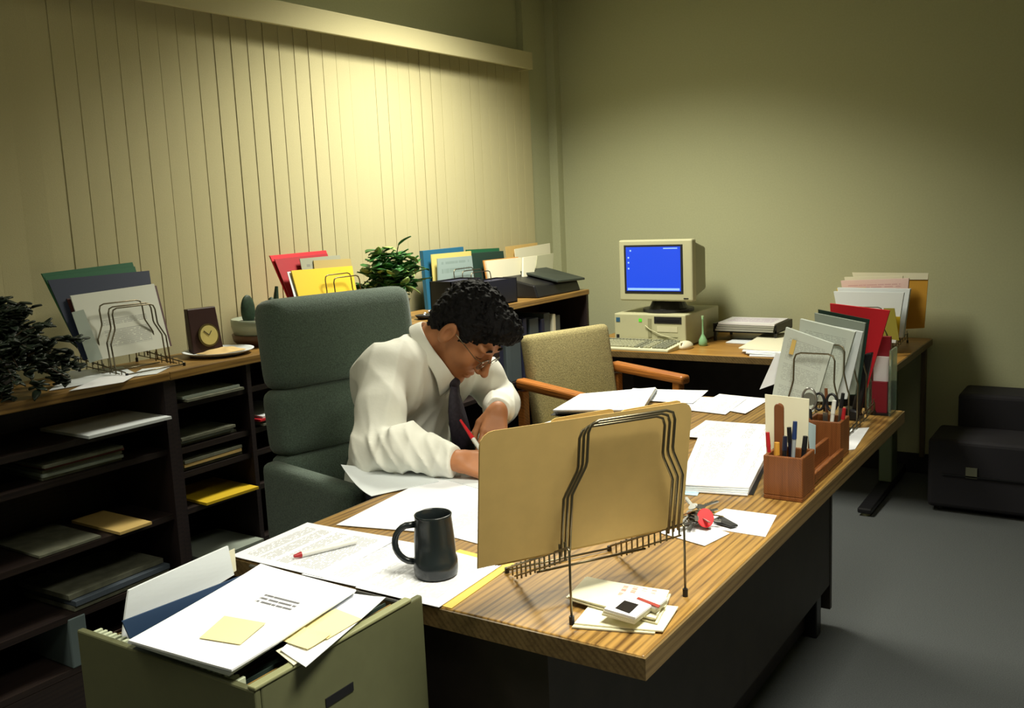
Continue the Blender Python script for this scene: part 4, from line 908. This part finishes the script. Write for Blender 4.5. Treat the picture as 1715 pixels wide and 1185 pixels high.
quad('manila_folder', 'orange-edged folder behind the white papers at the right of the group', 'folder', [(822, 505), (875, 500), (868, 430), (809, 436)], (-2.74, -2.74, -2.77, -2.77), 'x', mat('orange_card', (200, 140, 70), .7), .004)
quad('paper_bundle', 'wide white papers just right of the dark green binder', 'papers', [(826, 506), (879, 500), (873, 431), (814, 437)], (-2.72, -2.72, -2.76, -2.76), 'x', CREAM, .01)
quad('paper_bundle', 'narrow bundle of white papers left of the black machine, leaning', 'papers', [(876, 498), (889, 496), (899, 428), (877, 431)], (-2.68, -2.68, -2.73, -2.73), 'x', CREAM, .01)
quad('paper_bundle', 'grey-white papers between the narrow bundle and the room corner', 'papers', [(892, 496), (925, 490), (927, 424), (900, 428)], (-2.74, -2.74, -2.77, -2.77), 'x', mat('grey_white', (190, 190, 160), .8), .01)
def magbox(label, y0, y1, z1):
    t = thing('magazine_box', label, 'magazine box', (-2.62, (y0+y1)/2, BZ))
    b = MB(); b.box2((-2.67, y0, BZ), (-2.55, y1, BZ+.006)); b.box2((-2.67, y0, BZ), (-2.55, y0+.004, z1)); b.box2((-2.67, y1-.004, BZ), (-2.55, y1, z1)); b.box2((-2.554, y0, BZ), (-2.55, y1, z1)); b.box2((-2.67, y0, BZ), (-2.666, y1, z1))
    b.build('box', BLACKP, t, world=True); MB().box2((-2.66, y0+.01, BZ+.008), (-2.56, y1-.01, z1-.006)).build('magazines', BINDD, t, world=True)
magbox('black upright magazine box left of the man\'s hair', 3.37, 3.60, 1.10)
magbox('black upright magazine box just above the man\'s hair', 3.66, 3.90, 1.075)
bm = thing('fax_machine', 'low black machine with a sloping top at the end of the bookcase row', 'office machine', (-2.66, 4.32, BZ))
MB().hexa([(-2.80, 4.06, BZ), (-2.53, 4.06, BZ), (-2.53, 4.50, BZ), (-2.80, 4.50, BZ), (-2.80, 4.06, 1.075), (-2.55, 4.06, 1.02), (-2.55, 4.50, 1.01), (-2.80, 4.50, 1.075)]).build('body', BLACKP, bm, world=True, bev=.008)
MB().hexa([(-2.80, 4.24, 1.078), (-2.52, 4.24, 1.018), (-2.52, 4.53, 1.008), (-2.80, 4.53, 1.075), (-2.80, 4.24, 1.09), (-2.52, 4.24, 1.03), (-2.52, 4.53, 1.02), (-2.80, 4.53, 1.087)]).build('lid', mat('dark_grey_lid', (48, 56, 52), .45), bm, world=True, bev=.003)
MB().hexa([(-2.78, 4.27, 1.086), (-2.73, 4.27, 1.075), (-2.73, 4.37, 1.075), (-2.78, 4.37, 1.086), (-2.78, 4.27, 1.089), (-2.73, 4.27, 1.079), (-2.73, 4.37, 1.079), (-2.78, 4.37, 1.089)]).build('display', mat('display_grey', (130, 140, 120), .3), bm, world=True)
# ------------------------------------------------------------------ plants
def leaf_mesh(b, base, d, up, L, W, curl=.2, fat=.0):
    d = d/np.linalg.norm(d); s_ = np.cross(d, up); s_ /= np.linalg.norm(s_)+1e-9; n_ = np.cross(s_, d)
    pr = [(0, .08), (.2, .7), (.45, 1), (.7, .8), (.9, .35), (1.0, .02)]; V = []
    for t_, w_ in pr:
        c = base+d*L*t_-n_*curl*L*t_*t_
        V += [c-s_*W*w_*.5+n_*W*.08, c-n_*W*.05, c+s_*W*w_*.5+n_*W*.08]
    F = []
    for i in range(len(pr)-1):
        F += [(3*i, 3*i+1, 3*i+4, 3*i+3), (3*i+1, 3*i+2, 3*i+5, 3*i+4)]
    b.add(V, F)
def plant(name, label, loc, pot, stems, leafm, stemm, leaf, nleaf, seed, group=None, lean=(0, 0), light=None, droop=0.0):
    rg = random.Random(seed); t = thing(name, label, 'plant', loc)
    MB().lathe(pot[0], n=28).build('pot', pot[1], t, smooth=False)
    st = MB(); lf = MB(); lf2 = MB(); z0 = pot[0][-1][1]
    for i in range(stems[0]):
        a = rg.uniform(0, 6.28); sp = rg.uniform(.2, 1)*stems[2]; h = rg.uniform(.45, 1)*stems[1]*(1.15-.5*sp/stems[2])
        P = []
        for k in range(7):
            u = k/6; P.append(np.array([math.cos(a)*sp*u**1.3*1.0+rg.uniform(-.006, .006)+lean[0]*u, math.sin(a)*sp*u**1.3*1.2+rg.uniform(-.006, .006)+lean[1]*u, z0-.01+h*u-(.3*h*max(0, u-.6)**2*sp/stems[2]*6)-droop*(sp/stems[2])*u**2*(.5+.5*math.sin(i*2.4))]))
        st.tube(P, [.0035-.0003*k for k in range(7)], 6)
        for j in range(nleaf):
            u = rg.uniform(.22, 1.0) if j else 1.0; k = min(5, int(u*6)); p = P[k]*(1-(u*6-k))+P[k+1]*(u*6-k)
            g = rg.uniform(0, 6.28); el = rg.uniform(-.3, .8); d = np.array([math.cos(g)*math.cos(el), math.sin(g)*math.cos(el), math.sin(el)])
            b_ = lf2 if (light and rg.random() < .22) else lf
            leaf_mesh(b_, p, d, np.array([.01, .02, 1.0]), rg.uniform(*leaf[0]), rg.uniform(*leaf[1]), rg.uniform(-.1, .5))
    st.build('stems', stemm, t, smooth=True)
    o = lf.build('foliage', leafm, t, smooth=True); o.modifiers.new('thickness', 'SOLIDIFY').thickness = leaf[2]
    if light:
        o = lf2.build('pale_foliage', light, t, smooth=True); o.modifiers.new('thickness', 'SOLIDIFY').thickness = leaf[2]
    return t
POTB = mat('dark_pot', (30, 26, 30), .35); STEMG = mat('stem_green', (70, 96, 50), .6)
plant('leafy_plant', 'bushy bright green leafy plant in a dark pot behind the office chair', (-2.685, 3.13, BZ), ([(0, 0), (.05, 0), (.072, .085), (.076, .09), (.068, .09), (.064, .08), (0, .08)], POTB), (40, .27, .16), mat('leaf_green', (48, 108, 44), .45, noise=.35, scale=30), STEMG, ((.045, .075), (.032, .052), .0006), 13, 3, light=mat('leaf_pale', (150, 176, 96), .45), lean=(0, .0))
plant('jade_plant', 'dark jade plant spreading over the left end of the bookcase', (-2.66, 1.36, BZ), ([(0, 0), (.06, 0), (.08, .09), (.084, .10), (.076, .10), (.07, .09), (0, .09)], POTB), (95, .25, .19), mat('jade_leaf', (34, 48, 34), .45, noise=.4, scale=40), mat('jade_stem', (70, 56, 40), .7), ((.022, .036), (.018, .026), .004), 36, 8, droop=.20, lean=(.03, .03))
ms_ = thing('ornament', 'tiny white beads ornament on a dark dish beside the leafy plant', 'ornament', (-2.57, 3.20, BZ))
MB().lathe([(0, 0), (.03, 0), (.045, .018), (.04, .018), (0, .006)], n=20).build('dish', POTB, ms_, smooth=True)
for dx, dy, dz in ((0, .0, .024), (.012, -.02, .02), (.006, .022, .03)): blob('bead', PAPER, ms_, (dx, dy, dz), (.005, .005, .005), n=10, world=False)
# ------------------------------------------------------------------ dark cases by the back wall
def case(name, label, cat, lo, hi, lab=False, legs=False):
    t = thing(name, label, cat, ((lo[0]+hi[0])/2, (lo[1]+hi[1])/2, 0))
    MB().box2((lo[0], lo[1], .02), (hi[0], hi[1], hi[2])).build('body', mat('black_case', (26, 24, 32), .8), t, world=True, bev=.02, seg=3)
    MB().box2((lo[0]+.06, lo[1]-.006, hi[2]*.52), (hi[0]-.06, lo[1], hi[2]*.54)).build('latch_strip', BLACKP, t, world=True)
    MB().tube([((lo[0]+hi[0])/2-.07, lo[1]+.09, hi[2]-.004), ((lo[0]+hi[0])/2-.06, lo[1]+.09, hi[2]+.02), ((lo[0]+hi[0])/2+.06, lo[1]+.09, hi[2]+.02), ((lo[0]+hi[0])/2+.07, lo[1]+.09, hi[2]-.004)], .006).build('handle', BLACKP, t, world=True, smooth=True) if not lab else None
    for x in (lo[0]+.05, hi[0]-.05):
        for y in (lo[1]+.05, hi[1]-.05): MB().cyl((x, y, 0), (x, y, .025), .012, n=10).build('foot', BLACKP, t, world=True)
    return t
case('equipment_case', 'large black case standing against the back wall at the right edge', 'case', (-.685, 4.72, 0), (-.05, 4.96, .475), True)
t = case('carrying_case', 'low black case in front of the large one, with a small grey tag', 'case', (-.755, 4.40, 0), (-.15, 4.70, .33), True)
MB().box2((-.60, 4.394, .17), (-.555, 4.3995, .215)).build('grey_tag', mat('grey_tag', (110, 112, 96), .6), t, world=True)
# ------------------------------------------------------------------ implicit surfaces for the figure
def smin(a, b, k):
    h = np.clip(0.5+0.5*(b-a)/k, 0, 1); return b*(1-h)+a*h-k*h*(1-h)
def smax(a, b, k): return -smin(-a, -b, k)
def cap(p, a, b, ra, rb):
    a = np.asarray(a, np.float32); b = np.asarray(b, np.float32); ab = b-a
    t = np.clip(((p-a) @ ab)/(ab @ ab), 0, 1)
    return np.linalg.norm(p-a-t[:, None]*ab, axis=1)-(ra*(1-t)+rb*t)
def ell(p, c, r, R=None):
    q = p-np.asarray(c, np.float32)
    if R is not None: q = q @ np.asarray(R, np.float32)
    r = np.asarray(r, np.float32); k = np.linalg.norm(q/r, axis=1)
    k2 = np.linalg.norm(q/(r*r), axis=1)+1e-9
    return k*(k-1)/k2
def chain(p, pts, rad, k=.01):
    d = None
    for i in range(len(pts)-1):
        e = cap(p, pts[i], pts[i+1], rad[i], rad[i+1]); d = e if d is None else smin(d, e, k)
    return d
def surface(f, lo, hi, h):
    """sparse surface nets: returns vertices and quads of f = 0"""
    lo = np.array(lo, float); hi = np.array(hi, float); B = 10
    nb = np.ceil((hi-lo)/(h*B)).astype(int); n = nb*B+1
    cen = np.stack(np.meshgrid(*[lo[i]+(np.arange(nb[i])+.5)*h*B for i in range(3)], indexing='ij'), -1).reshape(-1, 3).astype(np.float32)
    dc = f(cen); act = np.abs(dc) < h*B*1.25
    G = np.ones(tuple(n), np.float32); idx = np.argwhere(np.ones(nb, bool))
    sg = np.where(dc < 0, -1, 1)
    for (i, j, k), s_ in zip(idx[~act], sg[~act]):
        if s_ < 0: G[i*B:(i+1)*B+1, j*B:(j+1)*B+1, k*B:(k+1)*B+1] = -1
    loc = np.stack(np.meshgrid(*[np.arange(B+1)]*3, indexing='ij'), -1).reshape(-1, 3)
    A = idx[act]
    for s0 in range(0, len(A), 150):
        ch = A[s0:s0+150]; g = (ch[:, None, :]*B+loc[None]); P = (lo+g*h).reshape(-1, 3).astype(np.float32)
        v = f(P); g = g.reshape(-1, 3); G[g[:, 0], g[:, 1], g[:, 2]] = v
    N = np.array(G.shape)-1; S = G < 0
    cnt = np.zeros(tuple(N), np.int8)
    for dx in (0, 1):
        for dy in (0, 1):
            for dz in (0, 1): cnt += S[dx:N[0]+dx, dy:N[1]+dy, dz:N[2]+dz]
    C_ = np.argwhere((cnt > 0) & (cnt < 8)); vid = -np.ones(tuple(N), np.int64); vid[tuple(C_.T)] = np.arange(len(C_))
    acc = np.zeros((len(C_), 3)); num = np.zeros(len(C_))
    for ax in range(3):
        o1, o2 = [a for a in range(3) if a != ax]
        for u in (0, 1):
            for v_ in (0, 1):
                off = np.zeros(3, int); off[o1] = u; off[o2] = v_; o2_ = off.copy(); o2_[ax] = 1
                a = G[tuple((C_+off).T)]; b = G[tuple((C_+o2_).T)]; m = (a < 0) != (b < 0)
                t = np.where(m, a/(a-b+1e-12), 0); pt = (C_+off).astype(float); pt[:, ax] += t
                acc[m] += pt[m]; num[m] += 1
    V = lo+acc/num[:, None]*h; F = []
    for ax in range(3):
        o1, o2 = (ax+1) % 3, (ax+2) % 3
        sl0 = [slice(None)]*3; sl1 = [slice(None)]*3; sl0[ax] = slice(0, -1); sl1[ax] = slice(1, None)
        a = S[tuple(sl0)]; b = S[tuple(sl1)]; E_ = np.argwhere(a != b)
        E_ = E_[(E_[:, o1] > 0) & (E_[:, o2] > 0) & (E_[:, o1] < N[o1]) & (E_[:, o2] < N[o2])]
        fl = a[tuple(E_.T)]
        c = []
        for u, v_ in ((0, 0), (1, 0), (1, 1), (0, 1)):
            q = E_.copy(); q[:, o1] -= u; q[:, o2] -= v_; c.append(vid[tuple(q.T)])
        Q = np.stack(c, 1); Q = np.where(fl[:, None], Q[:, ::1], Q[:, ::-1])
        F.append(Q)
    F = np.concatenate(F); F = F[(F >= 0).all(1)]
    return V, F
def isurf(name, f, lo, hi, h, m, parent=None, smooth_it=2):
    V, F = surface(f, lo, hi, h)
    if parent is not None: V = V-origin(parent)
    # light laplacian relax
    for _ in range(smooth_it):
        s_ = np.zeros_like(V); c = np.zeros(len(V))
        for a, b in ((0, 1), (1, 2), (2, 3), (3, 0)):
            np.add.at(s_, F[:, a], V[F[:, b]]); np.add.at(c, F[:, a], 1); np.add.at(s_, F[:, b], V[F[:, a]]); np.add.at(c, F[:, b], 1)
        V = V*.5+.5*s_/c[:, None]
    loc = np.zeros(3)
    me = bpy.data.meshes.new(name); me.from_pydata(V.tolist(), [], F.tolist()); me.materials.append(m)
    me.polygons.foreach_set('use_smooth', [True]*len(me.polygons)); me.update()
    o = bpy.data.objects.new(name, me); COL.objects.link(o)
    if parent is not None: o.parent = parent
    return o
# ------------------------------------------------------------------ the seated man (world coordinates)
A3 = lambda *v: np.array(v, float)
HC0 = A3(-1.628, 2.208, 1.062)
HSC = 1.08                      # head centre
hy, hp, hr = math.radians(6), math.radians(51), math.radians(-4)
HX = A3(math.cos(hp)*math.cos(hy), math.cos(hp)*math.sin(hy), -math.sin(hp)); HY = np.cross(A3(0, 0, 1), HX); HY /= np.linalg.norm(HY); HZ = np.cross(HX, HY)
HY, HZ = HY*math.cos(hr)+HZ*math.sin(hr), HZ*math.cos(hr)-HY*math.sin(hr)
HM = np.stack([HX, HY, HZ]).astype(np.float32)       # world -> head rows
def tohead(p): return ((p-HC0.astype(np.float32)) @ HM.T)/HSC
def fromhead(q): return HC0+HSC*np.array(q) @ HM
PEL, CHS, NKB = A3(-1.93, 2.20, .56), A3(-1.845, 2.19, .87), A3(-1.745, 2.175, 1.01)
RSH, LSH = A3(-1.765, 2.005, .985), A3(-1.775, 2.385, .955)
REL, RWR = A3(-1.635, 1.835, .805), A3(-1.427, 1.858, .790)
LEL, LWR = A3(-1.69, 2.47, .795), A3(-1.545, 2.235, .835)
def headf(p):
    q = tohead(p)
    mir = q.copy(); mir[:, 1] = np.abs(mir[:, 1])
    d = ell(q, (-.015, 0, .035), (.098, .076, .085))
    d = smin(d, ell(q, (.028, 0, -.028), (.066, .060, .078)), .03)
    d = smin(d, ell(q, (.040, 0, -.075), (.046, .044, .040)), .025)          # jaw
    d = smin(d, ell(q, (.078, 0, -.103), (.018, .021, .015)), .02)           # chin
    d = smin(d, ell(mir, (.058, .042, -.026), (.028, .022, .024)), .02)      # cheeks
    d = smin(d, ell(mir, (.078, .026, .030), (.018, .030, .010)), .014)      # brow
    d = smax(d, -ell(mir, (.100, .032, .008), (.015, .020, .012)), .012)     # sockets
    d = smin(d, ell(mir, (.076, .031, .007), (.014, .017, .012)), .004)      # lids / eyes
    d = smin(d, chain(q, [(.090, 0, .022), (.104, 0, -.006), (.120, 0, -.030)], [.007, .009, .011], .008), .008)
    d = smin(d, ell(mir, (.104, .013, -.034), (.011, .008, .008)), .006)     # nostril wings
    d = smin(d, ell(q, (.090, 0, -.061), (.012, .024, .0055)), .005)         # upper lip
    d = smin(d, ell(q, (.089, 0, -.073), (.011, .020, .006)), .005)          # lower lip
    d = smax(d, -ell(q, (.104, 0, -.067), (.010, .024, .0018)), .003)
    # ears
    e = ell(mir, (-.010, .083, -.005), (.020, .011, .034)); e = smax(e, -ell(mir, (-.006, .099, -.001), (.0125, .016, .023)), .003)
    d = smin(d, e, .006)
    return d
nk0 = fromhead((-.038, 0, -.045)); nk0b = fromhead((-.01, 0, -.06))
def fingers(W, X, Y, Z, curls, spread=(.05, .0, -.04, -.09), lens=(.072, .080, .074, .058), r=.0082):
    """hand frame: W wrist, X to the knuckles, Y thumb side, Z back of the hand"""
    out = []; pl = []
    ky = (.030, .010, -.010, -.028); kx = (.078, .081, .077, .068)
    for i in range(4):
        K = W+X*kx[i]+Y*ky[i]; a = curls[i][0]; pts = [K]
        c = [curls[i][0], curls[i][0]+curls[i][1], curls[i][0]+curls[i][1]+curls[i][2]]
        L = [lens[i]*.50, lens[i]*.29, lens[i]*.24]; dirx = X*math.cos(spread[i])+Y*math.sin(spread[i])
        for k in range(3): pts.append(pts[-1]+(dirx*math.cos(c[k])-Z*math.sin(c[k]))*L[k])
        s_ = (1, 1.03, .97, .85)[i]; out.append((pts, [r*1.12*s_, r*1.02*s_, r*.93*s_, r*.78*s_])); pl.append((W+X*.012+Y*ky[i]*.55, K))
    return out, pl
def hand_eval(p, H, thumb, W, FA, wr=(.026, .030)):
    out, pl = H; d = None
    for a, b in pl:
        e = cap(p, a, b, .0145, .0118); d = e if d is None else smin(d, e, .010)
    for pts, rad in out: 
        e = chain(p, pts, rad, .003); d = smin(d, e, .0045)
    e = chain(p, thumb, [.0150, .0112, .0096, .0080], .005); d = smin(d, e, .008)
    d = smin(d, cap(p, FA, W+(W-FA)*.02, wr[1], wr[0]*.92), .018)
    return d
nrm = lambda v: v/np.linalg.norm(v)
# right hand: writing
RX = nrm(A3(.82, .42, -.20)); RZ0 = nrm(A3(.05, -.62, .78)); RY = nrm(np.cross(RZ0, RX)); RZ = np.cross(RX, RY)
RW = RWR+RX*.01
RH = fingers(RW, RX, RY, RZ, [(.55, 1.0, .55), (.75, 1.15, .6), (.95, 1.25, .7), (1.05, 1.3, .7)])
RT = [RW+RX*.018+RY*.022-RZ*.004, RW+RX*.052+RY*.045-RZ*.016, RW+RX*.082+RY*.044-RZ*.030, RW+RX*.104+RY*.034-RZ*.040]
# left hand: hanging over the paper, fingers down
LX = nrm(A3(.22, -.62, -.60)); LZ0 = nrm(A3(.55, -.45, .62)); LY = nrm(np.cross(LX, LZ0))
if LY[0] > 0: LY = -LY
LZ = nrm(LZ0-LX*(LZ0 @ LX))
LW = LWR+LX*.005
LH = fingers(LW, LX, LY, LZ, [(.25, .45, .3), (.35, .5, .35), (.45, .55, .35), (.5, .6, .4)])
LT = [LW+LX*.015+LY*.022, LW+LX*.045+LY*.044-LZ*.014, LW+LX*.074+LY*.050-LZ*.028, LW+LX*.098+LY*.046-LZ*.038]
KNR, KNL = A3(-1.42, 2.07, .60), A3(-1.42, 2.42, .60); HPR, HPL = A3(-1.90, 2.12, .575), A3(-1.90, 2.30, .575)
ANR, ANL = A3(-1.50, 2.08, .12), A3(-1.46, 2.44, .12)
def torso(p, g=0.0):
    d = ell(p, (PEL+CHS)/2, (.115+g, .165+g, .26), rotm(ry=math.radians(14)))
    d = smin(d, cap(p, A3(-1.80, 2.06, .93), A3(-1.81, 2.33, .92), .105+g, .105+g), .06)
    d = smin(d, cap(p, RSH, LSH, .058+g, .058+g), .05)
    d = smin(d, cap(p, CHS+A3(.0, 0, .05), NKB+A3(-.005, 0, .0), .075+g, .052+g), .05)
    return d
def bodyf(p):
    d = headf(p)
    d = smin(d, cap(p, nk0, NKB, .056, .060), .022); d = smin(d, cap(p, nk0b, NKB+A3(.012, 0, -.015), .046, .050), .02)
    d = smin(d, torso(p, -.022), .03)
    for s, e, w in ((RSH, REL, RWR), (LSH, LEL, LWR)): d = smin(d, chain(p, [s, e, w], [.040, .028, .024], .02), .02)
    d = smin(d, hand_eval(p, RH, RT, RW, REL+(RWR-REL)*.6), .01); d = smin(d, hand_eval(p, LH, LT, LW, LEL+(LWR-LEL)*.6), .01)
    for h, k, a in ((HPR, KNR, ANR), (HPL, KNL, ANL)): d = smin(d, chain(p, [h, k, a], [.07, .048, .036], .02), .03)
    return d
man = isurf('person', bodyf, (-2.10, 1.75, .05), (-1.25, 2.60, 1.22), .0032, SKIN, None)
props(man, 'dark-haired man with glasses, white shirt and dark tie, writing at the desk with bowed head', 'person')
# hair
def noise3(p, f, ph):
    return np.sin(p[:, 0]*f+ph+1.7*np.sin(p[:, 1]*f*.7+ph))*np.sin(p[:, 1]*f*1.1+2*ph+1.3*np.sin(p[:, 2]*f*.8))*np.sin(p[:, 2]*f*.9+3*ph+np.sin(p[:, 0]*f*.6))
def hairf(p):
    q = tohead(p); mir = q.copy(); mir[:, 1] = np.abs(mir[:, 1])
    d = ell(q, (-.014, 0, .050), (.100, .084, .090))
    d = smin(d, ell(q, (.062, .0, .098), (.052, .066, .036)), .035)
    d = smin(d, ell(q, (-.062, 0, .0), (.046, .068, .070)), .03)
    d = smin(d, ell(mir, (.012, .072, .040), (.034, .014, .040)), .012)
    d = d-.0065*noise3(q, 170., .7)-.004*noise3(q, 330., 2.1)
    # cut away face, ears
    cut = ell(q, (.118, 0, -.018), (.078, .095, .088))
    d = smax(d, -cut, .008)
    d = smax(d, -ell(mir, (.002, .090, -.010), (.028, .026, .038)), .006)
    d = smax(d, -ell(q, (.06, 0, -.09), (.10, .12, .085)), .01)
    return d
isurf('hair', hairf, HC0-.20, HC0+.20, .003, HAIR, man, 1)
# eyebrows and lashes, glasses
for s in (-1, 1):
    P = [fromhead((.094-.006*abs(u-.4), s*(.016+.034*u), .034+.005*math.sin(u*3))) for u in np.linspace(0, 1, 7)]
    MB().tube(P, [.002, .0034, .0038, .0038, .0034, .0026, .0014], 8).build('eyebrow', HAIR, man, True, world=True)
    P = [fromhead((.0895-.010*(2*u-1)**2, s*(.018+.028*u), .003)) for u in np.linspace(0, 1, 6)]
    MB().tube(P, .0014, 6).build('eyelashes', HAIR, man, True, world=True)
GOLD = mat('glasses_metal', (120, 110, 90), .25, metal=1.0)
gl = MB(); ln = MB()
for s in (-1, 1):
    ring = [fromhead((.106-.10*abs(y_)*.0+(-.014 if False else 0)-.12*(abs(y_)-.03 if abs(y_) > .03 else 0), y_, z_)) for y_, z_ in [(s*.033+.024*math.cos(a), -.001+.019*math.sin(a)) for a in [2*math.pi*i/28 for i in range(28)]]]
    gl.tube(ring, .0012, 6, closed=True)
    gl.tube([fromhead((.102, s*.057, .008)), fromhead((.085, s*.074, .010)), fromhead((.0, s*.083, .012)), fromhead((-.02, s*.085, .002))], .0013, 6)
gl.tube([fromhead((.106, -.010, .002)), fromhead((.111, 0, .006)), fromhead((.106, .010, .002))], .0012, 6)
gob = gl.build('glasses', GOLD, man, True, world=True)
for s in (-1, 1):
    pts = [fromhead((.106, s*.033+.022*math.cos(a), -.001+.0175*math.sin(a))) for a in [2*math.pi*i/24 for i in range(24)]]
    n_ = 24; V = pts+[p_-HX*.0008 for p_ in pts]
    o = link('lens', np.array(V)-np.array(man.location), [tuple(range(n_)), tuple(range(n_, 2*n_))[::-1]]+[(q, n_+q, n_+(q+1) % n_, (q+1) % n_) for q in range(n_)], GLASS, None); o.parent = gob
# shirt
def fold(p, f, n1, n2, ph):
    n1 = nrm(np.array(n1, float)).astype(np.float32); n2 = nrm(np.array(n2, float)).astype(np.float32)
    s_ = np.sin(f*(p @ n1)+1.6*np.sin(f*.35*(p @ n2)+ph)+ph); return (1-np.abs(s_))**1.6
def shirtf(p):
    d = torso(p, .004)
    d = smin(d, ell(p, A3(-1.90, 2.20, .60), (.165, .185, .14)), .05)
    # right sleeve with a bloused elbow, left sleeve
    d = smin(d, chain(p, [RSH+A3(.0, .0, -.005), (RSH+REL)/2+A3(-.01, -.004, -.01), REL+A3(-.035, .005, -.015), REL+A3(.06, .0, .006), RWR+A3(-.045, 0, .0)], [.064, .066, .060, .054, .042], .02), .028)
    d = smin(d, cap(p, RWR+A3(-.06, 0, 0), RWR+A3(.004, .001, -.001), .037, .036), .012)
    d = smin(d, chain(p, [LSH, (LSH+LEL)/2+A3(0, .01, 0), LEL, LEL+(LWR-LEL)*.8], [.062, .062, .056, .042], .02), .028)
    d = smin(d, cap(p, LEL+(LWR-LEL)*.75, LWR+(LWR-LEL)*.0, .036, .035), .012)
    amp = .5+.5*np.clip((1.02-p[:, 2])/.25, 0, 1)
    near = np.exp(-(np.linalg.norm(p-REL.astype(np.float32), axis=1)/.13)**2)
    d = d+.002-.011*amp*fold(p, 22., (.35, .85, .25), (.2, -.4, .9), .4)-.012*near*fold(p, 44., (.80, -.1, .55), (.3, .8, .1), 1.3)-.006*fold(p, 36., (.45, .6, -.55), (.8, .1, .5), 2.2)
    mid = np.exp(-(np.linalg.norm(p-((REL+RWR)/2).astype(np.float32), axis=1)/.12)**2)
    d = d-.009*mid*fold(p, 70., (.85, .3, .4), (.1, .8, .4), .2)
    # open neck
    d = smax(d, -cap(p, NKB+A3(.0, 0, -.005), fromhead((-.03, 0, -.06)), .062, .075), .006)
    # cuffs end cleanly
    d = smax(d, (p-(RWR+A3(.004, 0, 0)).astype(np.float32)) @ nrm(RWR-REL).astype(np.float32)-.002*0 if False else np.where(np.linalg.norm(p-RWR.astype(np.float32), axis=1) < .12, (p-RWR.astype(np.float32)) @ nrm(RWR-REL).astype(np.float32)-.004, -1), .003)
    d = smax(d, np.where(np.linalg.norm(p-LWR.astype(np.float32), axis=1) < .12, (p-LWR.astype(np.float32)) @ nrm(LWR-LEL).astype(np.float32)-.004, -1), .003)
    return d
isurf('shirt', shirtf, (-2.15, 1.70, .44), (-1.40, 2.62, 1.10), .0045, SHIRT, man, 2)
# collar
cax = nrm(nk0-NKB); ca = nrm(np.cross(cax, A3(0, 1, 0))); cbv = np.cross(cax, ca)      # ca points forward/down
if ca[0] < 0: ca = -ca; cbv = -cbv
kn = at(758, 640, 'x', -1.662)
Bk = NKB-ca*.074+cax*.012; c0 = (kn+Bk)/2; Fv = (kn-Bk)/2; Sv = nrm(np.cross(Fv, cax))*.070; cup_ = nrm(np.cross(Sv, Fv))
if cup_[2] < 0: cup_ = -cup_
V = []; F = []; n_ = 36; gap = .09
for i in range(n_+1):
    a = gap+(2*math.pi-2*gap)*i/n_; e_ = Fv*math.cos(a)+Sv*math.sin(a)
    front = max(0, math.cos(a))**4
    V += [c0+e_*.98-cup_*.004, c0+e_*.95+cup_*(.036-.016*front), c0+e_*1.03+cup_*(.035-.016*front), c0+e_*(1.15+.02*front)-cup_*(.006+.052*front)]
for i in range(n_):
    for k in range(3): F.append((4*i+k, 4*i+4+k, 4*i+5+k, 4*i+1+k))
o = link('collar', V, F, SHIRT, man, True, True); o.modifiers.new('thickness', 'SOLIDIFY').thickness = .0025; o.modifiers.new('smooth', 'SUBSURF').levels = 1
# tie
TIEM = mat('dark_tie', (26, 22, 34), .7, noise=.6, scale=120, c2=(44, 36, 50))
path = [kn+A3(.006, 0, -.004), at(760, 662, 'x', -1.650), at(763, 685, 'x', -1.643), at(768, 712, 'x', -1.640), at(774, 742, 'x', -1.645), at(780, 775, 'x', -1.665)]
wd_ = [.014, .020, .030, .037, .041, .040]; V = []; F = []
side = nrm(A3(.15, 1, 0))
for p_, w_ in zip(path, wd_): V += [p_-side*w_, p_+A3(.006, 0, .001), p_+side*w_]
for i in range(len(path)-1): F += [(3*i, 3*i+1, 3*i+4, 3*i+3), (3*i+1, 3*i+2, 3*i+5, 3*i+4)]
o = link('tie', V, F, TIEM, man, True, True); o.modifiers.new('thickness', 'SOLIDIFY').thickness = .005
blob('tie_knot', TIEM, man, tuple(kn+A3(.006, 0, .002)), (.017, .020, .020))
# trousers and shoes
TRM = mat('dark_trousers', (34, 34, 42), .9)
def trf(p):
    d = cap(p, HPR, HPL, .115, .115)
    for h, k, a in ((HPR, KNR, ANR), (HPL, KNL, ANL)): d = smin(d, chain(p, [h, k, a+A3(0, 0, -.01)], [.100, .070, .058], .02), .03)
    return d-.004*fold(p, 30., (.5, .2, .8), (.1, .9, .3), .3)
isurf('trousers', trf, (-2.12, 1.92, .06), (-1.30, 2.60, .74), .009, TRM, man, 1)
def shf(p):
    d = None
    for a in (ANR, ANL):
        e = smin(cap(p, A3(a[0]-.03, a[1], .05), A3(a[0]+.17, a[1], .038), .042, .036), cap(p, a+A3(-.01, 0, -.04), a+A3(0, 0, .0), .045, .042), .02); d = e if d is None else np.minimum(d, e)
    return smax(d, .004-p[:, 2], .004)
isurf('shoes', shf, (-1.70, 1.95, -.01), (-1.20, 2.60, .22), .007, BLACKP, man, 1)
# the pen in his hand
tipp = A3(-1.345, 1.925, ZD+.006); capp = at(771, 703, 'z', .862)
marker('white felt pen with a long red cap in the man\'s right hand', capp, tipp, .0058, WHB, mat('bright_red_cap', (206, 24, 36), .4), capfrac=.36)
